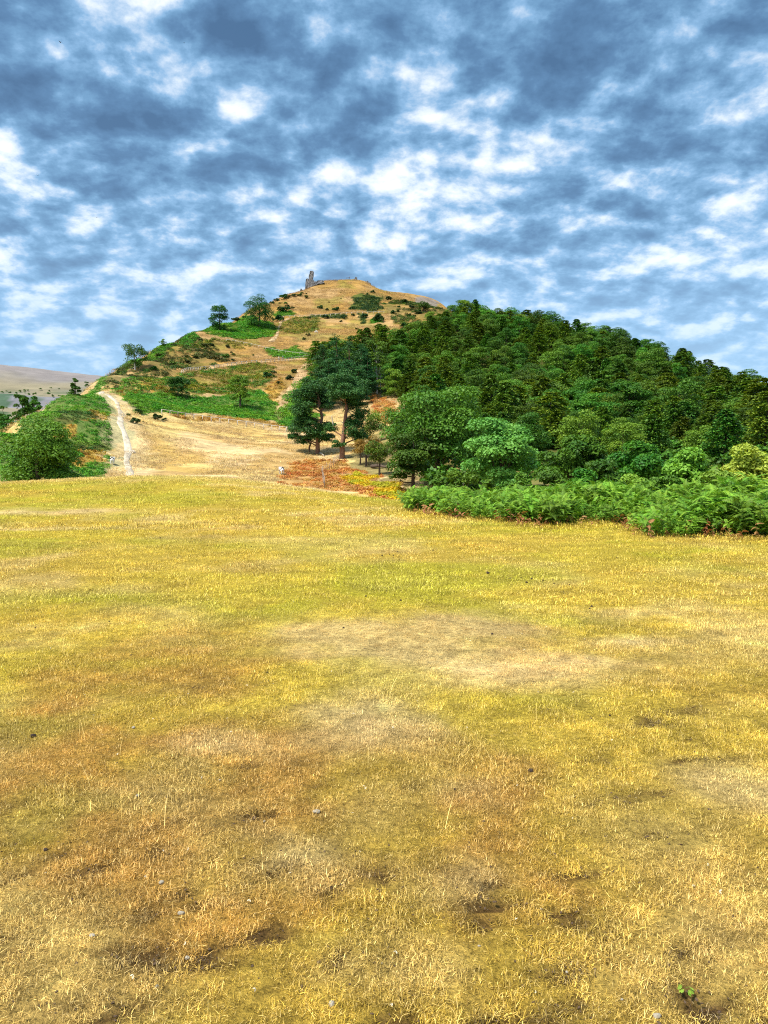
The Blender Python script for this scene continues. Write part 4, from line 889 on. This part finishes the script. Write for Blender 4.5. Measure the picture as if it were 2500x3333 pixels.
for px, py, w_, ar in [(983, 956, 12, 'summit'), (998, 957, 8, 'summit'), (998, 970, 15, 'summit'), (1109, 952, 6, 'summit'), (1109, 972, 7, 'summit'), (931, 990, 14, 'summit'), (935, 1003, 16, 'summit'), (952, 1005, 14, 'summit'), (911, 988, 9, 'summit'), (1070, 985, 7, 'summit'), (1025, 968, 6, 'summit'),
                   (940, 968, 17, 'ridge'), (926, 974, 30, 'ridge'), (900, 981, 18, 'ridge'), (976, 964, 22, 'ridge'), (775, 1048, 36, 'ridge'), (795, 1038, 16, 'ridge'), (957, 966, 18, 'ridge'), (885, 990, 16, 'ridge'),
                   (1045, 1006, 24, 'rail'), (1066, 1011, 14, 'rail'), (1095, 1013, 30, 'rail'), (1187, 1034, 24, 'rail'), (1228, 1047, 40, 'rail'), (1065, 1037, 26, 'rail'), (1119, 1038, 22, 'rail'), (1005, 1038, 15, 'rail'), (1108, 1048, 14, 'rail'), (905, 1046, 36, 'rail'), (925, 1016, 40, 'rail'), (1150, 1028, 16, 'rail'),
                   (1196, 957, 10, 'right'), (1213, 954, 17, 'right'), (1268, 976, 24, 'right'), (1314, 988, 30, 'right'), (1336, 990, 10, 'right'), (1276, 1021, 22, 'right'), (1295, 1015, 13, 'right'), (1312, 1065, 28, 'right'), (1340, 1005, 22, 'right'), (1360, 1022, 24, 'right'), (1330, 1030, 18, 'right'), (1300, 1000, 14, 'right'),
                   (1163, 1072, 14, 'upper'), (1003, 1094, 16, 'upper'), (987, 1106, 15, 'upper'), (1200, 1090, 12, 'upper'), (1215, 1096, 12, 'upper'),
                   (742, 1131, 17, 'shoulder'), (752, 1148, 11, 'shoulder'), (761, 1157, 17, 'shoulder'), (740, 1164, 30, 'shoulder'), (761, 1176, 20, 'shoulder'), (824, 1157, 9, 'shoulder'), (670, 1130, 24, 'shoulder'), (668, 1137, 14, 'shoulder'), (692, 1125, 20, 'shoulder'), (653, 1108, 13, 'shoulder'), (685, 1152, 15, 'shoulder'), (726, 1176, 16, 'shoulder'), (705, 1170, 22, 'shoulder'), (640, 1165, 26, 'shoulder'), (610, 1180, 22, 'shoulder'), (560, 1190, 26, 'shoulder'), (500, 1205, 28, 'shoulder'), (520, 1160, 24, 'shoulder'),
                   (895, 1216, 26, 'track'), (955, 1214, 24, 'track'), (937, 1237, 32, 'track'), (910, 1250, 18, 'track'), (868, 1230, 34, 'track'), (669, 1203, 11, 'track'), (885, 1230, 20, 'track'),
                   (441, 1378, 34, 'path'), (473, 1380, 22, 'path'), (454, 1346, 28, 'path'), (420, 1353, 17, 'path'), (510, 1366, 34, 'path'), (533, 1368, 22, 'path')]:
    p = hit(px, py, 60); s = w_ * p[1] / F / 2 * 1.05; i = int(px * 7 + py) % 3
    o = obj('bush', BM['heather' if ar in ('shoulder', 'summit', 'upper') else 'gorse'][i], None, (p[0], p[1], p[2] - .1), px * .37, (s, s, s * (.75 + .1 * (int(py) % 4))))
    tag(o, BL[ar][0], 'bush', BL[ar][1])
# scrub dots on the far moor
n = 420; x = rng.uniform(-1500, -400, n); y = 1400 + 700 * rng.random(n) ** 1.3
mz = np.array([ZM[np.abs(ysv - b).argmin(), np.abs(xs - a).argmin()] for a, b in zip(x, y)])
scatter('distant_scrub', np.c_[x, y, mz], upright(n, rng, .02), rng.uniform(2.5, 6, n), rng.integers(0, 2, n), [proto('scrub_%d' % i, gen_broad(860 + i, 1, 1.3, 0, .4, 160, 7)[0].mesh('scrub', M['dark'])) for i in range(2)], 'dark scrub dotted over the far moor')
# ------------------------------------------------------------------ paths
def ribbon(name, pts, widths, colr, label, lift=.1, ymin=60, seed=0):
    c_ = np.array([hit(px, py, ymin)[:2] for px, py in pts]); seg = np.r_[0, np.cumsum(np.linalg.norm(np.diff(c_, axis=0), axis=1))]
    s = np.arange(0, seg[-1], .8); cx = np.interp(s, seg, c_[:, 0]); cy = np.interp(s, seg, c_[:, 1]); wd = np.interp(s, seg, widths)
    for _ in range(3): cx[1:-1] = (cx[:-2] + cx[1:-1] * 2 + cx[2:]) / 4; cy[1:-1] = (cy[:-2] + cy[1:-1] * 2 + cy[2:]) / 4
    cx = cx + (fbm(s, s * 0, 6, 2, seed + 151) - .5) * .9
    tg = np.c_[np.gradient(cx), np.gradient(cy)]; tg /= np.linalg.norm(tg, axis=1)[:, None]; nv = np.c_[-tg[:, 1], tg[:, 0]]
    u = np.linspace(-1, 1, 9); e = np.where(u[None] < 0, .7 + .6 * fbm(s, s * 0 + 3, 2.5, 3, seed + 152)[:, None], .7 + .6 * fbm(s, s * 0 + 9, 2.5, 3, seed + 153)[:, None])
    off = u[None] * wd[:, None] * .5 * e; X = cx[:, None] + nv[:, :1] * off; Y = cy[:, None] + nv[:, 1:] * off
    Z = H(X, Y) + lift - .22 * np.abs(u[None]) ** 4; cl = lerp(np.broadcast_to(np.array(colr), X.shape + (3,)), np.array(colr) * .7, sstep(.4, .6, fbm(X, Y, 2.2, 3, seed + 154)))
    o = obj(name, MB().add(np.stack([X, Y, Z], -1).reshape(-1, 3), grid_faces(*X.shape)).mesh(name, M['path'], True, {'col': cl.reshape(-1, 3)}))
    return tag(o, label, kind='structure')
ribbon('dirt_path', [(418, 1556), (412, 1500), (414, 1450), (405, 1410), (392, 1378), (400, 1350), (385, 1330), (378, 1308), (350, 1288), (330, 1276)], [1.3, .9, 1.3, 1.0, 1.2, 1.7, .9, 1.0, 1.3, 1.5], (.62, .53, .40), 'pale worn dirt path climbing the left slope', .13)
ribbon('dirt_path', [(412, 1470), (428, 1462), (445, 1478)], [1.2, 1.6, .5], (.66, .58, .47), 'short pale side branch of the worn path', .1, seed=4)
ribbon('dirt_path', [(903, 1345), (920, 1315), (950, 1265), (970, 1235), (985, 1210), (1005, 1180)], [1.6, 2.4, 3.0, 3.6, 5.0, 4.], (.55, .37, .19), 'eroded brown track running straight up beside the bracken', .12, seed=8)
ribbon('dirt_path', [(880, 1112), (903, 1088), (908, 1065), (915, 1048), (940, 1036)], [3, 1.5, 1.2, 2., 2.], (.6, .43, .24), 'narrow track climbing between the two upper bracken patches', .15, seed=12)
ribbon('dirt_path', [(590, 1214), (700, 1192), (850, 1178), (930, 1172), (1010, 1166)], [1.5, 3, 4, 4, 3], (.52, .35, .17), 'sandy path along the middle railing', .15, seed=16)

# ------------------------------------------------------------------ railings
def box(x, y, z): return [(a * x / 2, b * y / 2, c_ * z) for c_ in (0, 1) for b in (-1, 1) for a in (-1, 1)], [(0, 2, 3, 1), (4, 5, 7, 6), (0, 1, 5, 4), (2, 6, 7, 3), (0, 4, 6, 2), (1, 3, 7, 5)]
def railing(label, pts, gy, space, ht=1.15, th=.15):
    c_ = np.array([hit(px, py + gy, 60)[:2] for px, py in pts]); seg = np.r_[0, np.cumsum(np.linalg.norm(np.diff(c_, axis=0), axis=1))]
    n = int(seg[-1] / space) + 1; s = np.linspace(0, seg[-1], n); X = np.interp(s, seg, c_[:, 0]); Y = np.interp(s, seg, c_[:, 1]); Z = H(X, Y)
    for _ in range(4): Z[1:-1] = (Z[:-2] + 2 * Z[1:-1] + Z[2:]) / 4
    Z = np.maximum(Z, H(X, Y) - .3)
    root = obj('post_and_rail_fence', None, None, (X[0], Y[0], Z[0])); root.empty_display_size = .5; tag(root, label, 'fence', 'railings on the hill')
    V, Fq = box(th, th, ht + .45); pm = MB().add(np.array(V) - np.array([0, 0, .5]), Fq).mesh('post', M['rail_wood'])
    rg = np.random.default_rng(n)
    for i in range(n): obj('post', pm, root, (X[i] - X[0], Y[i] - Y[0], Z[i] - Z[0]), rg.uniform(-.2, .2))
    for i in range(n - 1):
        a = np.array([X[i] - X[0], Y[i] - Y[0], Z[i] - Z[0] + ht - .08 + rg.normal() * .02]); b = np.array([X[i + 1] - X[0], Y[i + 1] - Y[0], Z[i + 1] - Z[0] + ht - .08 + rg.normal() * .02])
        d = b - a; nn = np.array([-d[1], d[0], 0]); nn /= np.linalg.norm(nn); up = np.array([0, 0, .07]); sd = nn * .045
        V = [a - sd - up, a + sd - up, a - sd + up, a + sd + up, b - sd - up, b + sd - up, b - sd + up, b + sd + up]
        obj('rail', MB().add(V, [(0, 1, 3, 2), (4, 6, 7, 5), (0, 4, 5, 1), (2, 3, 7, 6), (0, 2, 6, 4), (1, 5, 7, 3)]).mesh('rail', M['rail_wood']), root)
railing('pale wooden railing along the top of the golden slope, lowest of the four', [(527, 1336), (620, 1350), (700, 1361), (800, 1376), (900, 1388), (978, 1397)], 13, 1.8)
railing('long pale railing across the middle of the hill with walkers behind it', [(592, 1208), (650, 1196), (760, 1181), (850, 1173), (905, 1168), (960, 1162), (1016, 1155)], 9, 2.0)
railing('faint diagonal railing below the upper bracken patch', [(738, 1104), (800, 1112), (860, 1128), (905, 1140), (1000, 1150)], 8, 3.2, 1.0, .10)
railing('highest railing crossing below the summit slope', [(905, 1030), (958, 1026), (1000, 1024), (1100, 1018), (1180, 1014), (1250, 1012)], 8, 2.6, 1.15, .16)

# fence stakes by the pines
a = hit(1058, 1592, 60); b = hit(1048, 1540, 60); c_ = hit(1104, 1502, 60)
root = obj('stake_fence', None, None, a); root.empty_display_size = .5; tag(root, 'row of leaning wooden fence stakes in the rust bracken below the pines', 'fence')
rg = np.random.default_rng(9)
for k in range(18):
    f = k / 17; q = a * (1 - f * 2) + b * f * 2 if f < .5 else b * (2 - f * 2) + c_ * (f * 2 - 1)
    z = ground(q[0], q[1]); V, Fq = box(.09, .09, rg.uniform(1.0, 1.5)); V = np.array(V); V[4:, :2] *= .55
    o = obj('stake', MB().add(V, Fq).mesh('stake', M['stake_wood']), root, (q[0] - a[0], q[1] - a[1], z - a[2] - .1)); o.rotation_euler = (rg.normal() * .07, rg.normal() * .09, rg.uniform(0, 1))
    if k:
        for hh in (.5, .95):
            V, Fq = tube([(pq[0] - a[0], pq[1] - a[1], pz_ - a[2] + hh), (q[0] - a[0], q[1] - a[1], z - a[2] + hh)], [.012, .012], 3); obj('wire', MB().add(V, Fq).mesh('wire', M['stake_wood']), root)
    pq, pz_ = q, z
# fallen timber
def log(label, p1, p2, r, mat):
    a = hit(*p1, 60); b = hit(*p2, 60); V, Fq = tube([(0, 0, r), tuple((b - a) * .5 + np.array([0, 0, r * 1.6])), tuple(b - a + np.array([0, 0, r]))], [r, r * .85, r * .5], 7)
    tag(obj('fallen_log', MB().add(V, Fq).mesh('fallen_log', M[mat], True), None, a), label, 'log')
log('bleached fallen branch lying at the foot of the left pine', (1036, 1476), (1055, 1486), .16, 'dead_wood')
log('dark fallen log at the foot of the wood', (1210, 1524), (1262, 1528), .28, 'bark')

# ------------------------------------------------------------------ castle ruin
def masonry(outline, d, depth, root_px, name, parent, seed, base_drop=1.2):
    """upright block of ruined wall from its outline (picture points) at distance d"""
    rg = np.random.default_rng(seed); pts = []
    for q in outline:
        w_ = at(*q, d); pts.append((w_[0] - root_px[0], w_[2] - root_px[2]))
    bm = bmesh.new(); fr = [bm.verts.new((x, -depth / 2 + rg.normal() * .15, z)) for x, z in pts]; bk = [bm.verts.new((x * 1.0 + rg.normal() * .12, depth / 2 + rg.normal() * .15, z + rg.normal() * .12)) for x, z in pts]
    n = len(pts); bm.faces.new(fr); bm.faces.new(bk[::-1])
    for i in range(n): bm.faces.new((fr[i], bk[i], bk[(i + 1) % n], fr[(i + 1) % n]))
    bmesh.ops.triangulate(bm, faces=bm.faces[:]); bmesh.ops.subdivide_edges(bm, edges=bm.edges[:], cuts=2, use_grid_fill=True); bmesh.ops.recalc_face_normals(bm, faces=bm.faces[:])
    for v_ in bm.verts: v_.co += Vector(rg.normal(size=3) * .13)
    me = bpy.data.meshes.new(name); bm.to_mesh(me); bm.free(); me.materials.append(M['stone'])
    return obj(name, me, parent)
def Z6(x, y): return (950 + x * 300 / 1659, 860 + y * 300 / 1659)
def crest_y(px):
    yy = np.linspace(455, 492, 120); x_ = (px - 1250) / F * yy; e = (H(x_, yy) - CZ) / yy; return float(yy[e.argmax()])
def ruin(label, pieces, d, cat='ruin', nm='castle_ruin'):
    if d is None: d = crest_y(Z6(*pieces[0][1][0])[0]) - 1.0
    q = pieces[0][1][0]; w_ = at(*Z6(*q), d); r_ = obj(nm, None, None, w_); r_.empty_display_size = .5; tag(r_, label, cat, 'castle ruins on the summit')
    for i, (pn, ol, dp) in enumerate(pieces): masonry([Z6(*o) for o in ol], d, dp, w_, pn, r_, int(q[0]) + i)
ruin('tall jagged castle tower stump at the left end of the summit', [
    ('tower', [(300, 440), (395, 400), (440, 370), (410, 318), (385, 285), (378, 265), (386, 222), (380, 200), (392, 150), (386, 128), (345, 122), (330, 132), (324, 185), (314, 205), (308, 262), (304, 300)], 2.6),
    ('side_wall', [(246, 470), (310, 440), (306, 300), (294, 270), (272, 264), (256, 285), (250, 340)], 2.2),
    ('low_wall', [(400, 410), (440, 380), (585, 345), (580, 325), (560, 298), (520, 292), (470, 300), (455, 318), (405, 312)], 2.4)], 468)
ruin('low broken wall on the summit right of the tower stump', [('wall', [(706, 340), (828, 335), (824, 292), (790, 290), (775, 282), (745, 290), (712, 312)], 2.)], None)
ruin('small arched wall stub on the summit right of the two walkers', [('wall', [(1122, 300), (1168, 300), (1172, 245), (1160, 232), (1142, 234), (1138, 255), (1124, 270)], 1.6), ('rubble', [(1092, 302), (1128, 302), (1126, 268), (1104, 270)], 1.4)], None)
ruin('sloping wall fragment at the right end of the summit', [('wall', [(1305, 340), (1340, 370), (1425, 410), (1420, 352), (1395, 335), (1362, 303), (1325, 308)], 2.2)], None)
ruin('lone pointed stone down the slope left of the tower', [('stone', [(148, 510), (192, 500), (186, 466), (168, 442), (156, 450)], 1.2)], 458)

# ------------------------------------------------------------------ people and sheep
def skinned(name, pts, edges, mat, parent=None, sub=1):
    me = bpy.data.meshes.new(name); me.from_pydata([p[:3] for p in pts], edges, []); me.update(); me.materials.append(mat)
    o = obj(name, me, parent); md = o.modifiers.new('skin', 'SKIN')
    sv = me.skin_vertices[0].data if me.skin_vertices else None
    if sv is None:
        bm = bmesh.new(); bm.from_mesh(me); bm.verts.layers.skin.verify(); bm.to_mesh(me); bm.free(); sv = me.skin_vertices[0].data
    for i, p in enumerate(pts): sv[i].radius = (p[3], p[3]); sv[i].use_root = (i == 0)
    md.use_smooth_shade = True; ss = o.modifiers.new('sub', 'SUBSURF'); ss.levels = sub; ss.render_levels = sub
    return o
def person(label, loc, rotz, top, legs, skin=(.5, .33, .25), hair=(.05, .035, .03), arm=0.0, h=1.72, stride=.12):
    k = h / 1.75; r_ = obj('person', None, None, loc, rotz, k); r_.empty_display_size = .3; tag(r_, label, 'person', 'walkers on the hill')
    ms = [plain('skin', skin, bump=0), plain('hair', hair, bump=0), plain('top_cloth', top, bump=.1), plain('leg_cloth', legs, bump=.1)]
    body = [(0, 0, .98, .13), (0, 0, 1.2, .14), (0, 0, 1.42, .15), (0, 0, 1.52, .06), (0, .01, 1.62, .095), (0, .01, 1.72, .07), (-.1, 0, .88, .1), (-.11, stride, .5, .07), (-.11, stride * 1.6, .08, .05), (-.11, stride * 1.6 + .16, .04, .04),
            (.1, 0, .88, .1), (.11, -stride, .5, .07), (.11, -stride * 1.6, .08, .05), (.11, -stride * 1.6 + .16, .04, .04), (-.2, 0, 1.42, .06), (-.27, -.03, 1.15, .045), (-.27, .08, .9, .035), (-.26, .11, .8, .035),
            (.2, 0, 1.42, .06), (.29 + arm * .1, .05, 1.15 + arm * .05, .045), (.3 + arm * .25, .15, .95 + arm * .3, .035), (.3 + arm * .32, .2, .88 + arm * .4, .035)]
    skinned('body', body, [(0, 1), (1, 2), (2, 3), (3, 4), (4, 5), (0, 6), (6, 7), (7, 8), (8, 9), (0, 10), (10, 11), (11, 12), (12, 13), (2, 14), (14, 15), (15, 16), (16, 17), (2, 18), (18, 19), (19, 20), (20, 21)], ms[0], r_)
    skinned('hair', [(0, -.02, 1.7, .1), (0, -.05, 1.64, .085)], [(0, 1)], ms[1], r_)
    skinned('jacket', [(0, 0, 1.0, .155), (0, 0, 1.2, .165), (0, 0, 1.43, .165), (-.2, 0, 1.42, .08), (-.27, -.03, 1.15, .06), (-.27, .06, .95, .05), (.2, 0, 1.42, .08), (.29 + arm * .1, .05, 1.15 + arm * .05, .06), (.3 + arm * .2, .12, .99 + arm * .25, .05)], [(0, 1), (1, 2), (2, 3), (3, 4), (4, 5), (2, 6), (6, 7), (7, 8)], ms[2], r_)
    skinned('trousers', [(0, 0, .97, .145), (-.1, 0, .88, .115), (-.11, stride, .5, .085), (-.11, stride * 1.55, .12, .065), (.1, 0, .88, .115), (.11, -stride, .5, .085), (.11, -stride * 1.55, .12, .065)], [(0, 1), (1, 2), (2, 3), (0, 4), (4, 5), (5, 6)], ms[3], r_)
def on_top(px, d):
    q = at(px, 905, d); return (q[0], d, ground(q[0], d))
def crest_y(px):
    yy = np.linspace(455, 492, 120); x_ = (px - 1250) / F * yy; e = (H(x_, yy) - CZ) / yy; return float(yy[e.argmax()])
person('left one of two dark clothed walkers standing on the summit', on_top(1129.5, crest_y(1129.5)), 2.2, (.03, .03, .04), (.03, .03, .04), h=1.65)
person('right one of two dark clothed walkers on the summit, one arm held out', on_top(1136.5, crest_y(1136.5)), 3.0, (.03, .03, .05), (.04, .035, .035), arm=.8, h=1.85)
q = hit(908, 1174, 60); person('walker in a white top on the path behind the middle railing', q, 1.5, (.8, .8, .8), (.3, .3, .33), h=1.7)
q = hit(921, 1172, 60); person('walker in blue beside the white topped walker at the middle railing', q, 1.5, (.12, .2, .42), (.06, .08, .13), h=1.78)

def sheep(label, px, py, rotz, s=1.0):
    p = hit(px, py, 60); r_ = obj('sheep', None, None, p, rotz, s); r_.empty_display_size = .3; tag(r_, label, 'sheep', 'sheep on the slopes')
    skinned('body', [(0, 0, .62, .27), (0, .32, .63, .25), (0, .48, .6, .16), (0, .62, .46, .1), (0, .72, .28, .075), (0, .78, .17, .05), (0, -.3, .63, .26), (0, -.46, .56, .1), (0, -.5, .36, .04),
                     (-.14, .32, .4, .08), (-.14, .33, .22, .045), (-.14, .32, .02, .035), (.14, .32, .4, .08), (.14, .33, .22, .045), (.14, .32, .02, .035), (-.14, -.3, .42, .1), (-.14, -.36, .24, .05), (-.14, -.33, .02, .035), (.14, -.3, .42, .1), (.14, -.36, .24, .05), (.14, -.33, .02, .035),
                     (-.1, .64, .38, .025), (.1, .64, .38, .025)],
            [(0, 1), (1, 2), (2, 3), (3, 4), (4, 5), (0, 6), (6, 7), (7, 8), (1, 9), (9, 10), (10, 11), (1, 12), (12, 13), (13, 14), (6, 15), (15, 16), (16, 17), (6, 18), (18, 19), (19, 20), (3, 21), (3, 22)], M['wool'], r_)
    skinned('face', [(0, .68, .38, .082), (0, .76, .22, .06)], [(0, 1)], M['sheep_face'], r_)
sheep('white sheep grazing in the rust red bracken left of the stakes', 917, 1544, .5, 1.15)
sheep('white sheep seen from behind at the left side of the pale path', 366, 1512, .2, 1.15)
sheep('white sheep on the upper slope below the yellow green bracken patch', 1030, 1084, 1.5, 1.2)

# ------------------------------------------------------------------ small things lying on the meadow
def pebble_mesh(seed, mat, flat=.55, r=1.0):
    rg = np.random.default_rng(seed); bm = bmesh.new(); bmesh.ops.create_icosphere(bm, subdivisions=2, radius=r)
    ax = rg.normal(size=(5, 3)); ax /= np.linalg.norm(ax, axis=1)[:, None]
    for v_ in bm.verts:
        c_ = np.array(v_.co); k = 1 - .35 * max(0, max(float(c_ @ a) - .45 for a in ax)) + rg.normal() * .05; v_.co = Vector(c_ * k * np.array([1, .75, flat]))
    me = bpy.data.meshes.new('stone'); bm.to_mesh(me); bm.free(); me.materials.append(M[mat]); return me
PB = [pebble_mesh(i, 'pebble') for i in range(4)]; DB = [pebble_mesh(10 + i, 'soil', .7) for i in range(3)]
for i, (px, py, w_, lb) in enumerate([(1030, 2645, 30, 'pale stone right of the dark soil scrape'), (525, 2875, 26, 'pale flat stone on the left, first of a loose trio'), (590, 2975, 26, 'pale flat stone beside dark soil, last of a loose trio'), (475, 2855, 14, 'small pale stone just left of the flat stones'),
                                     (300, 3048, 24, 'thin pale flake of stone at the lower left'), (1080, 3270, 30, 'pale chip at the bottom edge near the centre'), (2140, 3310, 34, 'pale stone at the bottom right below the soil hole'), (2025, 3255, 14, 'small pale pebble left of the soil hole'), (1762, 2960, 12, 'oval pebble right of the bare soil patch'),
                                     (1845, 3165, 14, 'grey pebble at the small soil patch'), (860, 2675, 12, 'round white pebble close to the dark soil scrape'), (435, 2370, 16, 'upright pale chip in the left middle of the meadow'), (715, 2540, 12, 'small pale stone in the middle distance'), (448, 2592, 18, 'pale stone lying left of centre'), (1560, 3080, 12, 'tiny pale pebble near the bottom centre'), (610, 3120, 22, 'pale sliver below the flat stones')]):
    p = hit(px, py); s = w_ * p[1] / F / 2; o = obj('stone', PB[i % 4], None, (p[0], p[1], p[2] + s * .25), px * .9, (s, s, s)); tag(o, lb, 'stone', 'pale stones on the meadow')
for px, py, w_, gl in [(1138, 1778, 7, 0), (1244, 1809, 6, 0), (1294, 1797, 6, 0), (1280, 1810, 6, 0), (1280, 1817, 5, 0), (1300, 1812, 5, 0), (1312, 1824, 5, 0), (1268, 1805, 5, 0), (1410, 1792, 5, 0),
                       (1588, 1868, 14, 1), (1662, 1884, 9, 1), (1697, 1881, 6, 1), (1714, 1897, 9, 1), (1731, 1886, 10, 1), (1768, 1890, 7, 1), (1800, 1889, 7, 1), (1804, 1900, 7, 1), (1815, 1903, 6, 1), (1853, 1904, 7, 1), (1926, 1976, 10, 1), (1920, 1982, 7, 1),
                       (1190, 1942, 8, 2), (1304, 1955, 9, 2), (1602, 2065, 9, 2), (115, 2045, 8, 2), (355, 2024, 7, 2), (522, 1752, 6, 2), (818, 1780, 5, 2), (2008, 1817, 6, 2), (1727, 2512, 20, 2), (148, 2768, 16, 2), (108, 2400, 22, 2), (1118, 2045, 8, 2), (1480, 2570, 9, 2), (870, 2190, 8, 2), (1985, 2330, 9, 2)]:
    p = hit(px, py); s = w_ * p[1] / F / 2 * 1.15; o = obj('dropping', DB[(px + py) % 3], None, (p[0], p[1], p[2] + .35 * s), px * .7, (s, s, s))
    tag(o, ['dark sheep dropping in the small scatter beyond the pale bare patch', 'dark sheep dropping in the line of droppings below the bracken', 'single dark sheep dropping lying on the yellow turf'][gl], 'dropping', ['droppings beyond the bare patch', 'droppings below the bracken', 'scattered single droppings'][gl])
# weed in the soil hole
p = hit(2232, 3235); wd = MB(); rg = np.random.default_rng(4); k = 16
an = rg.uniform(0, 6.283, k); leaves(wd, np.c_[np.cos(an) * .018, np.sin(an) * .016, .008 + .012 * rg.random(k)], np.c_[np.cos(an) * .5, np.sin(an) * .5, np.ones(k)], .017, .009, rg, rg.random(k), np.c_[np.cos(an), np.sin(an), .2 * np.ones(k)])
tag(obj('weed', wd.mesh('weed', M['light']), None, p), 'small green weed growing in the soil hole at the lower right', 'plant')
# birds
def bird(label, px, py, d, s, rz):
    V = [(-1, .15, .35), (-.5, .3, .42), (-.5, -.12, .38), (0, .3, 0.02), (0, -.3, 0), (.5, .3, .42), (.5, -.12, .38), (1, .15, .35), (0, .55, 0), (0, -.7, .02), (.1, .1, -.12), (-.1, .1, -.12)]
    mb = MB().add(V, [(1, 2, 4, 3), (5, 3, 4, 6)]).add(np.array(V), [(0, 2, 1), (7, 5, 6), (3, 8, 11), (3, 10, 8), (11, 10, 9), (8, 10, 11), (4, 11, 9), (4, 9, 10), (3, 11, 4), (3, 4, 10)])
    o = obj('bird', mb.mesh('bird', M['soil']), None, at(px, py, d), rz, s); tag(o, label, 'bird', 'birds in the sky')
bird('dark bird highest at the upper left of the sky', 197, 138, 120, .36, .9); bird('tiny dark bird in the pale gap of the upper sky', 600, 140, 140, .2, .2)
bird('dark bird with raised wings left of the bright white cloud', 123, 571, 120, .26, .1); bird('tiny dark bird lowest of the four on the left', 316, 709, 130, .24, .7)

# ------------------------------------------------------------------ tell look-alikes apart by their order from the left
ORD = 'first second third fourth fifth sixth seventh eighth ninth tenth eleventh twelfth thirteenth fourteenth fifteenth sixteenth seventeenth eighteenth nineteenth twentieth'.split()
same = {}
for o in COL.objects:
    if o.parent is None and 'label' in o and 'category' in o: same.setdefault(o['label'], []).append(o)
for lb, os_ in same.items():
    if 1 < len(os_) <= 20 and len(lb.split()) <= 12 and 'of the wood' not in lb:
        for i, o in enumerate(sorted(os_, key=lambda q: q.location.x / max(q.location.y, .1))): o['label'] = lb + ', ' + ORD[i] + ' from the left'
